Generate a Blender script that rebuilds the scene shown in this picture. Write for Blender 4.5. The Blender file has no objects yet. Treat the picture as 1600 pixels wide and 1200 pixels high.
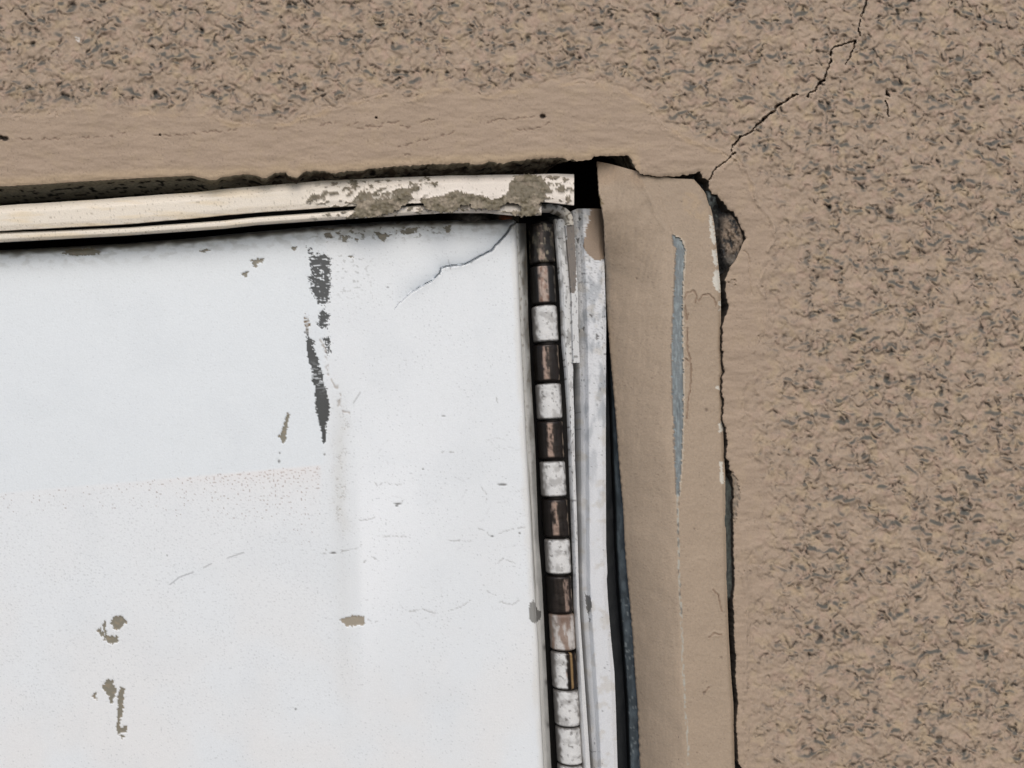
import bpy, math
import numpy as np

# ------------------------------------------------------------------ camera, world, light
U = 0.0004            # metres per photo pixel on the wall plane
CX, CY, D = 400.0, 750.0, 1300.0
TH = math.radians(3.0)
Z0 = 1.95
sc = bpy.context.scene
col = sc.collection

def P(px, py, d=0.0):
    """pixel position at depth d (px units behind the wall face) -> world point"""
    px = np.asarray(px, float); py = np.asarray(py, float); d = np.asarray(d, float)
    k = (D + d) / D
    x = (CX + (px - CX) * k - 800) * U
    z = (600 - (CY + (py - CY) * k)) * U
    c, s = math.cos(TH), math.sin(TH)
    X = x * c + z * s; Z = -x * s + z * c + Z0
    Y = d * U + 0 * X
    return np.stack(np.broadcast_arrays(X, Y, Z), -1)

cam_d = bpy.data.cameras.new('camera'); cam = bpy.data.objects.new('camera', cam_d); col.objects.link(cam)
cam.location = P(CX, CY, -D)
cam.rotation_euler = (math.radians(90), TH, 0)
cam_d.sensor_width = 36; cam_d.lens = 36 * D / 1600
cam_d.shift_x = (800 - CX) / 1600; cam_d.shift_y = (CY - 600) / 1600
cam_d.clip_start = 0.01; cam_d.clip_end = 200
sc.camera = cam

SUN = np.array([-0.04, -0.74, 0.66]); SUN /= np.linalg.norm(SUN)
w = bpy.data.worlds.new('World'); sc.world = w; w.use_nodes = True
nt = w.node_tree; bg = nt.nodes['Background']
sky = nt.nodes.new('ShaderNodeTexSky'); sky.sky_type = 'NISHITA'; sky.sun_disc = False
sky.sun_elevation = math.asin(SUN[2]); sky.sun_rotation = math.atan2(SUN[0], SUN[1])
sky.dust_density = 2.2; sky.air_density = 1.0; sky.ozone_density = 1.0
nt.links.new(sky.outputs[0], bg.inputs[0]); bg.inputs[1].default_value = 0.15
sd = bpy.data.lights.new('sun', 'SUN'); sd.energy = 1.2; sd.angle = math.radians(40); sd.color = (1, .965, .91)
sun = bpy.data.objects.new('sun', sd); col.objects.link(sun)
import mathutils
sun.rotation_euler = mathutils.Vector(-SUN).to_track_quat('-Z', 'Y').to_euler()
sun.location = (0.5, -2, 4)
sc.view_settings.view_transform = 'Standard'; sc.view_settings.look = 'None'
sc.view_settings.exposure = 0.06; sc.view_settings.gamma = 1

# ------------------------------------------------------------------ noise and mask helpers
_r = np.random.RandomState(7)
_perm = np.tile(_r.permutation(512), 2).astype(np.int32)
_ang = _r.rand(512) * 2 * np.pi
_gx, _gy = np.cos(_ang), np.sin(_ang)
def perlin(x, y, seed=0):
    x = np.asarray(x, float) + seed * 37.17; y = np.asarray(y, float) + seed * 91.73
    xi = np.floor(x).astype(np.int64); yi = np.floor(y).astype(np.int64)
    fx = x - xi; fy = y - yi
    u = fx * fx * fx * (fx * (fx * 6 - 15) + 10); v = fy * fy * fy * (fy * (fy * 6 - 15) + 10)
    def g(ix, iy, dx, dy):
        h = _perm[(_perm[ix & 511] + (iy & 511)) & 511]
        return _gx[h] * dx + _gy[h] * dy
    a = g(xi, yi, fx, fy); b = g(xi + 1, yi, fx - 1, fy)
    c = g(xi, yi + 1, fx, fy - 1); d = g(xi + 1, yi + 1, fx - 1, fy - 1)
    return (a + (b - a) * u + ((c + (d - c) * u) - (a + (b - a) * u)) * v) * 1.5
def fbm(x, y, s, o=4, seed=0, sy=None):
    sy = sy or s; r = 0; a = 1; t = 0
    for i in range(o):
        r = r + a * perlin(x / s * 2 ** i, y / sy * 2 ** i, seed + i * 3); t += a; a *= .5
    return r / t * 1.4
def sst(a, b, x):
    t = np.clip((x - a) / (b - a), 0, 1); return t * t * (3 - 2 * t)
def poly(X, Y, pts, jit=1.5, js=5.0, seed=3):
    """ragged-edged polygon mask 0/1"""
    pts = np.array(pts, float); m = np.zeros(X.shape)
    x0, y0 = pts.min(0) - jit * 2 - 2; x1, y1 = pts.max(0) + jit * 2 + 2
    s = (X > x0) & (X < x1) & (Y > y0) & (Y < y1)
    if not s.any(): return m
    x = X[s]; y = Y[s]
    x2 = x + jit * (perlin(x / js, y / js, seed) + .6 * perlin(x / js * 2.7, y / js * 2.7, seed + 1))
    y2 = y + jit * (perlin(x / js, y / js, seed + 5) + .6 * perlin(x / js * 2.7, y / js * 2.7, seed + 6))
    ins = np.zeros(x.shape, bool)
    n = len(pts)
    for i in range(n):
        ax, ay = pts[i]; bx, by = pts[(i + 1) % n]
        if ay == by: continue
        c = ((ay > y2) != (by > y2)) & (x2 < (bx - ax) * (y2 - ay) / (by - ay) + ax)
        ins ^= c
    m[s] = ins
    return m
def ldist(X, Y, pts, margin=40, jit=0, js=8, seed=11):
    """distance to polyline (big outside margin), and 0..1 param along it"""
    pts = np.array(pts, float); dd = np.full(X.shape, 1e3); tt = np.zeros(X.shape)
    x0, y0 = pts.min(0) - margin; x1, y1 = pts.max(0) + margin
    s = (X > x0) & (X < x1) & (Y > y0) & (Y < y1)
    if not s.any(): return dd, tt
    x = X[s]; y = Y[s]
    if jit:
        x, y = x + jit * perlin(x / js, y / js, seed), y + jit * perlin(x / js, y / js, seed + 9)
    seg = np.hypot(*(pts[1:] - pts[:-1]).T); cum = np.concatenate([[0], np.cumsum(seg)]); L = cum[-1]
    best = np.full(x.shape, 1e3); bt = np.zeros(x.shape)
    for i in range(len(pts) - 1):
        ax, ay = pts[i]; vx, vy = pts[i + 1] - pts[i]; l2 = vx * vx + vy * vy + 1e-9
        t = np.clip(((x - ax) * vx + (y - ay) * vy) / l2, 0, 1)
        q = np.hypot(x - ax - t * vx, y - ay - t * vy)
        k = q < best; best[k] = q[k]; bt[k] = ((cum[i] + t * seg[i]) / L)[k]
    dd[s] = best; tt[s] = bt
    return dd, tt
def lin(c):
    c = np.array(c, float) / 255
    return np.where(c <= .04045, c / 12.92, ((c + .055) / 1.055) ** 2.4)
def mix(C, c, m):
    m = np.clip(m, 0, 1)[..., None]
    return C * (1 - m) + lin(c) * m

# ------------------------------------------------------------------ object helpers
def tag(o, label=None, cat=None, group=None, kind=None):
    if label: o['label'] = label
    if cat: o['category'] = cat
    if group: o['group'] = group
    if kind: o['kind'] = kind
    return o
def thing(name, loc, label, cat, group=None, kind=None):
    o = bpy.data.objects.new(name, None); col.objects.link(o); o.location = loc
    o.empty_display_size = .02
    return tag(o, label, cat, group, kind)
def raw_mesh(name, V, F, mat, parent, attrs=None, smooth=True, sharp=None, kind=None, label=None):
    V = np.asarray(V, np.float32)
    if parent is not None: V = V - np.array(parent.location, np.float32)
    me = bpy.data.meshes.new(name)
    me.vertices.add(len(V)); me.vertices.foreach_set('co', V.ravel())
    F = np.asarray(F, np.int32); nf = len(F)
    me.loops.add(nf * 4); me.loops.foreach_set('vertex_index', F.ravel())
    me.polygons.add(nf); me.polygons.foreach_set('loop_start', np.arange(nf, dtype=np.int32) * 4)
    me.update(calc_edges=True)
    me.polygons.foreach_set('use_smooth', np.full(nf, smooth))
    if attrs:
        for k, a in attrs.items():
            a = np.asarray(a, np.float32)
            if a.ndim == 2:
                at = me.attributes.new(k, 'FLOAT_COLOR', 'POINT')
                at.data.foreach_set('color', np.concatenate([a, np.ones((len(a), 1), np.float32)], 1).ravel())
            else:
                at = me.attributes.new(k, 'FLOAT', 'POINT'); at.data.foreach_set('value', a)
    me.materials.append(mat)
    if sharp: me.set_sharp_from_angle(angle=math.radians(sharp))
    o = bpy.data.objects.new(name, me); col.objects.link(o)
    if parent is not None: o.parent = parent
    if kind: o['kind'] = kind
    if label: o['label'] = label
    return o
def quads(h, w_):
    i = np.arange(h * w_).reshape(h, w_)
    return np.stack([i[:-1, :-1], i[1:, :-1], i[1:, 1:], i[:-1, 1:]], -1).reshape(-1, 4)
def sheet(name, PX, PY, DP, C, mat, parent, rough=.5, metal=0.0, skirt=0, sharp=50, **kw):
    """a height field given as arrays; skirt = thickness going back all round"""
    h, w_ = PX.shape
    V = P(PX, PY, DP).reshape(-1, 3); F = quads(h, w_)
    C = np.broadcast_to(C, PX.shape + (3,)).reshape(-1, 3)
    R = np.broadcast_to(rough, PX.shape).ravel(); M = np.broadcast_to(metal, PX.shape).ravel()
    if skirt:
        i = np.arange(h * w_).reshape(h, w_)
        ring = np.concatenate([i[0, :], i[1:, -1], i[-1, -2::-1], i[-2:0:-1, 0]])
        B = V[ring].copy(); B[:, 1] += skirt * U
        n = len(V); k = len(ring); j = np.arange(k)
        F2 = np.stack([ring, ring[(j + 1) % k], n + (j + 1) % k, n + j], -1)
        V = np.concatenate([V, B]); F = np.concatenate([F, F2])
        C = np.concatenate([C, C[ring]]); R = np.concatenate([R, R[ring]]); M = np.concatenate([M, M[ring]])
    return raw_mesh(name, V, F, mat, parent, {'Col': C, 'Rough': R, 'Metal': M}, sharp=sharp, **kw)
def ip(pts):
    p = np.array(pts, float); return lambda q: np.interp(q, p[:, 0], p[:, 1])
def ext(pts, lo, hi):
    """extend a sampled function linearly beyond both ends"""
    p = [tuple(q) for q in pts]
    (a, b), (c, d) = p[0], p[min(3, len(p) - 1)]
    if lo < a: p = [(lo, b + (lo - a) * (d - b) / (c - a))] + p
    (a, b), (c, d) = p[-1], p[max(-4, -len(p))]
    if hi > a: p = p + [(hi, b + (hi - a) * (d - b) / (c - a))]
    return p
def vrib(cols, deps, ytop, ybot, step=1.5, tops=None, sub=None):
    """vertical ribbon: cols = list of x(y) functions, deps = depth at each; returns X,Y,DEPTH,T"""
    nx = sub or max(6, int(max(abs(cols[-1](y) - cols[0](y)) for y in (ytop, min(ybot, 1200))) / step))
    T = np.linspace(0, 1, nx)
    dense = np.arange(ytop, min(ybot, 1290), step)
    ys = np.concatenate([dense, np.linspace(1290, ybot, 30)]) if ybot > 1290 else dense
    s = (ys - ytop) / (ys[-1] - ytop)
    k = np.linspace(0, 1, len(cols))
    tp = np.interp(T, np.linspace(0, 1, len(tops)), tops) if tops is not None else np.full(nx, ytop)
    fall = np.clip(1 - (ys - ytop) / 120., 0, 1)[:, None]
    Y = ys[:, None] + (tp - ytop)[None, :] * fall
    xs = np.stack([c(Y) for c in cols], 0)
    X = np.zeros_like(Y); Dp = np.zeros_like(Y)
    for j, t in enumerate(T):
        a = min(int(t * (len(cols) - 1)), len(cols) - 2); f = t * (len(cols) - 1) - a
        X[:, j] = xs[a][:, j] * (1 - f) + xs[a + 1][:, j] * f
        Dp[:, j] = deps[a] * (1 - f) + deps[a + 1] * f
    return X, Y, Dp, np.broadcast_to(T, X.shape)
def hrib(rows, deps, x0, x1, step=1.5, n=20):
    T = np.linspace(0, 1, n)
    xs = np.concatenate([np.linspace(x0, -90, 30), np.arange(-89, x1 + .1, step)]) if x0 < -90 else np.arange(x0, x1 + .1, step)
    if xs[-1] < x1: xs = np.append(xs, x1)
    X = np.broadcast_to(xs, (n, len(xs))).copy(); Y = np.zeros_like(X); Dp = np.zeros_like(X)
    rr = [r(xs) for r in rows]
    for i, t in enumerate(T):
        a = min(int(t * (len(rows) - 1)), len(rows) - 2); f = t * (len(rows) - 1) - a
        Y[i] = rr[a] * (1 - f) + rr[a + 1] * f; Dp[i] = deps[a] * (1 - f) + deps[a + 1] * f
    return X, Y, Dp, np.broadcast_to(T[:, None], X.shape)

def paint_mat(name, grain=.06, bump=.12, bscale=900, spec=.5, coat=0.0):
    m = bpy.data.materials.new(name); m.use_nodes = True; n = m.node_tree.nodes; l = m.node_tree.links
    b = n['Principled BSDF']
    a = n.new('ShaderNodeAttribute'); a.attribute_name = 'Col'
    r = n.new('ShaderNodeAttribute'); r.attribute_name = 'Rough'
    me = n.new('ShaderNodeAttribute'); me.attribute_name = 'Metal'
    tc = n.new('ShaderNodeTexCoord')
    no = n.new('ShaderNodeTexNoise'); no.inputs['Scale'].default_value = bscale; no.inputs['Detail'].default_value = 4
    l.new(tc.outputs['Object'], no.inputs['Vector'])
    mr = n.new('ShaderNodeMapRange'); mr.inputs[1].default_value = .25; mr.inputs[2].default_value = .75
    mr.inputs[3].default_value = 1 - grain; mr.inputs[4].default_value = 1 + grain
    l.new(no.outputs[0], mr.inputs[0])
    vm = n.new('ShaderNodeVectorMath'); vm.operation = 'SCALE'
    l.new(a.outputs['Color'], vm.inputs[0]); l.new(mr.outputs[0], vm.inputs['Scale'])
    l.new(vm.outputs[0], b.inputs['Base Color'])
    l.new(r.outputs['Fac'], b.inputs['Roughness']); l.new(me.outputs['Fac'], b.inputs['Metallic'])
    b.inputs['Specular IOR Level'].default_value = spec
    b.inputs['Coat Weight'].default_value = coat
    bp = n.new('ShaderNodeBump'); bp.inputs['Strength'].default_value = bump; bp.inputs['Distance'].default_value = .0006
    no2 = n.new('ShaderNodeTexNoise'); no2.inputs['Scale'].default_value = bscale * .6; no2.inputs['Detail'].default_value = 5
    l.new(tc.outputs['Object'], no2.inputs['Vector'])
    l.new(no2.outputs[0], bp.inputs['Height']); l.new(bp.outputs[0], b.inputs['Normal'])
    return m
M_STUCCO = paint_mat('painted_stucco', .09, .25, 900, .25)
M_DOOR = paint_mat('white_door_paint', .045, .18, 1500, .4)
M_METAL = paint_mat('weathered_metal_paint', .09, .3, 1400, .4)
M_JAMB = paint_mat('beige_jamb_paint', .08, .45, 1000, .3)
M_DIRT = paint_mat('old_mortar', .35, .8, 500, .1)

BEIGE = (160, 141, 122)
GREY = (96, 100, 98)
TAUPE = (122, 114, 98)

# ------------------------------------------------------------------ outline of the door opening in the wall
LINTEL = [(-1500, 372), (-150, 299), (0, 291), (60, 288), (100, 285), (200, 279), (300, 274), (328, 281), (338, 281), (345, 277), (380, 272), (396, 273), (408, 277),
          (416, 278), (428, 270), (444, 269), (456, 277), (464, 277), (474, 268), (500, 267), (520, 270), (545, 267), (566, 267), (572, 264), (590, 262), (632, 259),
          (660, 257), (700, 256), (716, 255), (734, 254), (740, 258), (752, 256), (764, 252), (786, 256), (800, 252), (850, 247), (880, 246),
          (886, 250), (895, 249), (901, 252), (914, 250), (924, 249), (928, 244), (984, 243), (988, 252), (993, 264), (1002, 272), (1035, 276), (1060, 275),
          (1080, 272), (1094, 268), (1098, 277), (1108, 282), (1107, 292), (1112, 300), (1125, 312), (1136, 322), (1147, 333), (1157, 350), (1164, 372), (1160, 388),
          (1152, 402), (1141, 418), (1135, 438), (1133, 452), (1136, 468), (1140, 480), (1134, 493), (1129, 510), (1130, 522), (1128, 545), (1131, 549),
          (1129, 566), (1133, 580), (1129, 592), (1129, 618), (1132, 626), (1130, 642), (1129, 655), (1134, 668), (1137, 690), (1135, 715), (1139, 721),
          (1143, 745), (1145, 765), (1145, 776), (1144, 796), (1145, 830), (1145, 870), (1147, 905), (1144, 940), (1146, 960), (1146, 1000),
          (1149, 1030), (1148, 1060), (1151, 1085), (1152, 1100), (1149, 1130), (1151, 1160), (1152, 1190), (1158, 1202), (1163, 1330), (1175, 1400), (1370, 5500)]
def refine(pts):
    out = []
    for i in range(len(pts) - 1):
        a, b = np.array(pts[i], float), np.array(pts[i + 1], float); n = int(np.hypot(*(b - a)) / 2.2)
        if a[0] < -200 or b[1] > 1400 or n < 1: out.append(tuple(a)); continue
        t_ = (b - a) / np.hypot(*(b - a))
        for k in range(n):
            p = a + (b - a) * k / n; q = p[0] + p[1]
            j = (1.5 * perlin(q / 7., 3.1) + .9 * perlin(q / 3.4, 9.7)) * (.35 + .9 * float(sst(380, 430, p[0])))
            if p[0] > 1100 and 300 < p[1] < 440: j = 3.2 * perlin(q / 13., 5.5) + 1.3 * perlin(q / 5.1, 2.2)
            if p[1] > 735: j = j * .8 - 1.6
            out.append((p[0] - t_[1] * j, p[1] + t_[0] * j))
    return out + [tuple(pts[-1])]
COARSE = LINTEL; LINTEL = refine(LINTEL)
HOLE = LINTEL + [(-1500, 5500)]

JL = ip(ext([(252, 933), (300, 936), (345, 944), (400, 946), (470, 948), (560, 955), (650, 963), (720, 968), (800, 975), (850, 977), (900, 981), (950, 986), (1000, 990), (1050, 993), (1100, 997), (1200, 1001)], 0, 5500))
JM = ip([(200, 985), (265, 992), (310, 1020), (367, 1050), (400, 1053), (560, 1055), (700, 1058), (900, 1062), (1060, 1068), (1200, 1074), (1300, 1079), (5500, 1290)])
_jm = JM; JM = lambda y: sum(_jm(np.asarray(y, float) + o) for o in (-30, -20, -10, 0, 10, 20, 30)) / 7
JR = ip(ext([(272, 1076), (280, 1084), (290, 1093), (300, 1101), (312, 1107), (330, 1112), (350, 1116), (400, 1121), (450, 1126), (500, 1126.5), (545, 1126), (580, 1129), (592, 1127), (640, 1128.5), (665, 1130), (700, 1131), (740, 1133), (850, 1134.5), (940, 1136.5), (1000, 1139), (1050, 1142), (1100, 1146), (1200, 1148)], 200, 5500))

# ------------------------------------------------------------------ stucco wall
wall = thing('stucco_wall', P(1300, 600, 0)[()], 'beige painted rough stucco wall with a smoother plaster band round the door opening and a branching crack', 'wall')
ST = 1.35
xs = np.arange(-130, 1731, ST); ys = np.arange(-130, 1331, ST)
X, Y = np.meshgrid(xs, ys)
sel_dist, _ = ldist(X, Y, COARSE[1:-1], margin=160)
inside = poly(X, Y, COARSE + [(-1500, 5500)], 0, 5) > .5
_n = sel_dist < 9; inside[_n] = poly(X[_n], Y[_n], HOLE, 0, 5) > .5; sel_dist[_n] = ldist(X[_n], Y[_n], LINTEL[1:-1], margin=40)[0]
BORDER = [(-200, 190), (0, 187), (80, 176), (160, 172), (230, 180), (300, 180), (360, 192), (440, 195), (500, 175), (560, 160), (600, 150), (640, 155),
          (700, 140), (760, 150), (800, 145), (850, 132), (920, 128), (970, 140), (1010, 165), (1040, 200), (1090, 222), (1130, 240), (1150, 250), (1170, 280), (1180, 310),
          (1208, 350), (1210, 385), (1192, 425), (1196, 470), (1190, 520), (1180, 560), (1170, 600), (1160, 650), (1166, 700), (1180, 730), (1190, 780),
          (1182, 830), (1166, 870), (1172, 930), (1168, 1000), (1163, 1060), (1168, 1200), (1175, 1500)]
bpoly = BORDER + [(1000, 1500), (-200, 1500)]
inb = poly(X, Y, bpoly, 9, 22, 21) > .5
bd, _ = ldist(X, Y, BORDER, margin=260, jit=6, js=25)
bd = np.where(inb, -bd, bd)
ramp = np.where(Y < 240, 16, 60) + 0 * X
amp = sst(-4, 1, bd / ramp * 4) * (0.45 + .55 * sst(0, 1.5, bd / ramp)) * (~inb | (bd > -4))
amp = sst(-5, 14, bd) * (.5 + .5 * sst(0, 1.6, bd / ramp))
wx = X * .9 + 5.5 * perlin(X / 17, Y / 17, 1) + 1.8 * perlin(X / 6, Y / 6, 2)
wy = Y * .9 + 5.5 * perlin(X / 17, Y / 17, 3) + 1.8 * perlin(X / 6, Y / 6, 4)
a1 = perlin(wx / 14, wy / 12, 5) + .4 * perlin(wx / 6.5, wy / 6, 6)
a2 = perlin(wx / 8.5, wy / 7.5, 7) + .35 * perlin(wx / 4.5, wy / 4.2, 8)
a3 = perlin(wx / 22, wy / 17, 19)
clus = fbm(X, Y, 52, 3, 9, 30)
gate = sst(-.5, .3, clus)
bil = .5 * np.abs(a1) + .32 * np.abs(a2) + .18 * np.abs(a3)
lump = 1 - np.exp(-bil / .13)
thr = .025 + .08 * gate + .03 * perlin(X / 16, Y / 16, 12)
pit = sst(thr + .035, thr * .45, bil)
cre = np.exp(-(a1 / .10) ** 2) * sst(-.1, .4, perlin(wx / 18, wy / 14, 13)) * (.25 + .75 * gate)
cre2 = np.exp(-(a2 / .13) ** 2) * sst(.05, .5, perlin(wx / 12, wy / 10, 14)) * (.2 + .8 * gate)
hole = sst(.50, .66, perlin(wx / 6.5, wy / 5.5, 15)) * gate
tiny = sst(.5, .66, perlin(X / 4.2, Y / 4.2, 16)) * .5
H = amp * (2.4 * lump + 1.5 * np.tanh(a1 * 3.5) * (.4 + .6 * gate) + .7 * np.tanh(a2 * 3.5) + 2.2 * fbm(X, Y, 44, 2, 10)
           + .5 * perlin(X / 5, Y / 5, 17) - 2.4 * pit - .9 * cre - .6 * cre2 - 3.0 * hole - .7 * tiny) - 2.4 * amp
def blur(A, n):
    for _ in range(n):
        for ax in (0, 1): A = .25 * np.roll(A, 1, ax) + .5 * A + .25 * np.roll(A, -1, ax)
    return A
H = 1.25 * (H * .2 + .8 * blur(H, 2))
H += (1 - amp) * (1.3 * fbm(X, Y, 46, 4, 30, 15) + .25 * perlin(X / 9, Y / 6, 31)) - .4 * perlin(X / 5, Y / 5, 32) * sst(.2, .5, perlin(X / 40, Y / 30, 33))
# raised lip where the trowelled band meets the rough stucco
H += 1.0 * np.exp(-((bd + 3) / 3.5) ** 2) * sst(-.3, .3, perlin(X / 35, Y / 35, 35)) - 1.3 * np.exp(-((bd - 4) / 2.5) ** 2) * sst(-.2, .4, perlin(X / 30, Y / 30, 36))
# folds of the plaster around the jamb side
for pts, wd, hh in [([(1160, 252), (1178, 290), (1181, 312), (1208, 348), (1212, 372), (1200, 392)], 3, 2.2), ([(1132, 262), (1150, 246), (1158, 262)], 2, 1.6),
                    ([(1163, 392), (1170, 400), (1172, 440), (1175, 458)], 1.2, -1.6), ([(1196, 420), (1184, 445), (1200, 475), (1198, 520)], 2.5, 1.4),
                    ([(1160, 830), (1163, 880), (1162, 900), (1168, 940), (1164, 1000), (1166, 1080)], 4, 1.6)]:
    d_, _ = ldist(X, Y, pts, 20, 1.5, 9); H += hh * np.exp(-(d_ / wd) ** 2)
# edge of the opening rolls back a little
H -= 1.5 * np.exp(-np.clip(sel_dist, 0, 99) / 1.5) + 1.2 * np.exp(-np.clip(sel_dist, 0, 99) / 7)

C = np.broadcast_to(lin(BEIGE), X.shape + (3,)).copy()
C *= (1 + .05 * fbm(X, Y, 90, 3, 40))[..., None]
C = mix(C, (174, 154, 124), .45 * sst(.1, .5, fbm(X, Y, 26, 3, 41)) * (.3 + .7 * amp))
C = mix(C, (170, 144, 128), .4 * sst(.1, .5, fbm(X, Y, 18, 3, 42)) * amp)
C = mix(C, (172, 148, 116), .4 * np.exp(-((bd + 1) / 3) ** 2) * sst(-.2, .3, perlin(X / 40, Y / 30, 43)) * (Y < 300))
C = mix(C, (180, 158, 128), .5 * np.exp(-((sel_dist - 6) / 8) ** 2) * (Y < 310) * (X < 1000))
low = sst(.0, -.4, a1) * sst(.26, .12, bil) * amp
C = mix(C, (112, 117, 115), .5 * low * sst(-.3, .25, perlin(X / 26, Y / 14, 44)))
# darker grey on the upward sides of the lumps
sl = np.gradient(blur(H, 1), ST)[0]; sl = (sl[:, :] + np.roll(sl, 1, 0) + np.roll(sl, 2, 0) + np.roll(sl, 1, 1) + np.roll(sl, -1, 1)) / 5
ledge_grey = sst(.10, .52, sl) * amp * sst(-.6, .1, clus + .5 * perlin(X / 17, Y / 13, 48))
C = mix(C, (70, 73, 69), .88 * ledge_grey)
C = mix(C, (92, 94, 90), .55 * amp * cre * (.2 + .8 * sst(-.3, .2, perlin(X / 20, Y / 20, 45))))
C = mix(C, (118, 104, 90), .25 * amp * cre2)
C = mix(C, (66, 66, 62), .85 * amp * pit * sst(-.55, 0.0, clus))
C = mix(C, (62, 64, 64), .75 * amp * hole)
C = .55 * C + .45 * blur(C, 1)
C = mix(C, (104, 84, 66), .5 * amp * tiny * 2 * gate)
# band details: hairlines, smears, holes
speck = sst(.48, .62, perlin(X / 3.2, Y / 3.2, 46)) * (1 - amp)
C = mix(C, (112, 98, 84), .45 * speck * sst(-.1, .3, perlin(X / 30, Y / 30, 47)))
CR = np.zeros_like(X)
hair = [([(0, 217), (60, 218), (110, 216), (170, 214), (196, 208)], .9), ([(240, 211), (262, 212), (290, 211), (312, 207), (333, 205), (352, 206), (372, 202)], 1.2),
        ([(420, 202), (442, 199)], 1.2), ([(500, 196), (512, 193), (526, 192)], 1.4), ([(544, 197), (552, 193), (560, 191)], 1.4),
        ([(552, 201), (566, 201), (578, 196), (592, 198), (604, 192), (622, 191)], 1.4), ([(626, 196), (640, 200), (650, 202)], .8),
        ([(652, 192), (668, 188), (678, 187)], .9), ([(762, 191), (778, 186), (800, 186), (812, 184), (838, 183)], 1.1), ([(808, 203), (840, 200), (868, 188)], .8),
        ([(618, 232), (640, 225), (676, 216), (716, 206)], 1.2), ([(630, 243), (644, 240)], 1.2), ([(1040, 292), (1048, 360)], .0)]
for pts, wd in hair:
    if wd == 0: continue
    d_, _ = ldist(X, Y, pts, 20, 2.6, 6); m = np.exp(-(d_ / wd) ** 2) * sst(-.25, .1, perlin(X / 9, Y / 9, 50))
    H -= 1.2 * m; C = mix(C, (112, 92, 78), .65 * m)
for (hx, hy, hr) in [(8, 217, 4.5), (848, 182, 4), (588, 184, 1.6), (250, 211, 1.6), (1, 215, 4), (1387, 148, 3)]:
    q = np.hypot((X - hx) / 1.25, (Y - hy) * 1.1); m = sst(1.15, .6, q / hr); H -= 5 * m; C = mix(C, (52, 46, 42), .9 * m)
# light lime bloom smear near (122, 60)
d_, _ = ldist(X, Y, [(118, 58), (124, 60), (123, 65), (119, 62)], 10); C = mix(C, (205, 200, 192), .8 * sst(1.6, .6, d_))
# structural cracks
cracks = [([(1360, -130), (1372, -60), (1355, 0), (1349, 18), (1343, 35), (1341, 46), (1344, 56)], 2.3, 1.8),
          ([(1337, 63), (1334, 76), (1328, 90), (1320, 103)], 1.7, .8), ([(1336, 64), (1322, 68), (1302, 74), (1298, 82), (1299, 94), (1295, 104), (1291, 116), (1287, 126)], 1.6, 2.2),
          ([(1287, 126), (1278, 132), (1274, 141), (1264, 146), (1261, 152)], 2.9, 1.6), ([(1247, 147), (1238, 150), (1228, 159), (1218, 163)], 2.4, 2.4),
          ([(1221, 162), (1213, 166), (1210, 174), (1198, 181), (1193, 188)], 2.6, 3.0), ([(1193, 187), (1184, 194), (1176, 204), (1166, 211), (1157, 213)], 2.6, 1.8),
          ([(1157, 213), (1152, 221), (1145, 228), (1144, 237)], 2.0, 1.7), ([(1148, 238), (1140, 246), (1137, 249)], 1.8, 1.2), ([(1136, 251), (1122, 260), (1113, 270), (1109, 282)], 1.3, .9),
          ([(1386, 139), (1385, 148), (1390, 151)], 1.6, 1.4), ([(1384, 158), (1387, 168), (1388, 182)], 2.0, 1.2), ([(1212, 700), (1218, 790)], 0, 0)]
for pts, w0, w1 in cracks:
    if w0 == 0: continue
    d_, t_ = ldist(X, Y, pts, 20, 1.6, 6); wd = .58 * (w0 + (w1 - w0) * t_) * (.85 + .8 * perlin(X / 8, Y / 8, 51))
    m = sst(1.3, .5, d_ / np.maximum(wd, .55)); H = H - 9 * m; CR = np.maximum(CR, m)
    m = m * sst(-.55, -.1, perlin(X / 11, Y / 11, 54)); C = mix(C, (64, 54, 47), .85 * m)
    C = mix(C, (186, 168, 148), .4 * np.exp(-((d_ - wd * 2) / 1.6) ** 2))
# grey bruised patch by the lower gap
for pts, k_ in [([(1142, 735), (1152, 750), (1156, 775), (1152, 800), (1146, 830), (1144, 800)], .7), ([(1130, 352), (1134, 344), (1142, 356), (1138, 366)], .4),
                ([(1138, 440), (1150, 436), (1150, 446), (1140, 450)], .3)]:
    m = poly(X, Y, pts, 3, 7); C = mix(C, (108, 102, 92), k_ * m * (.7 + .6 * perlin(X / 4, Y / 9, 52))); H -= m * (1.5 + 1.5 * perlin(X / 4, Y / 6, 53))
Dw = -H

keep = ~inside
snapx, snapy = X.copy(), Y.copy()
# pull the vertices next to the outline onto it so the edge is not stepped
near = (sel_dist < ST * .75)
L = np.array(LINTEL[1:-1], float)
xn, yn = X[near], Y[near]; bx = np.full(xn.shape, 1e9); qx = xn.copy(); qy = yn.copy()
for i in range(len(L) - 1):
    v = L[i + 1] - L[i]; t = np.clip(((xn - L[i][0]) * v[0] + (yn - L[i][1]) * v[1]) / (v @ v), 0, 1)
    ax = L[i][0] + t * v[0]; ay = L[i][1] + t * v[1]; q = np.hypot(xn - ax, yn - ay); k = q < bx
    bx[k] = q[k]; qx[k] = ax[k]; qy[k] = ay[k]
snapx[near] = qx; snapy[near] = qy
ok = keep | near
F = quads(*X.shape)
okf = ok.ravel()[F].all(1) & (keep.ravel()[F].any(1))
F = F[okf]
V = P(snapx, snapy, Dw).reshape(-1, 3)
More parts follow.
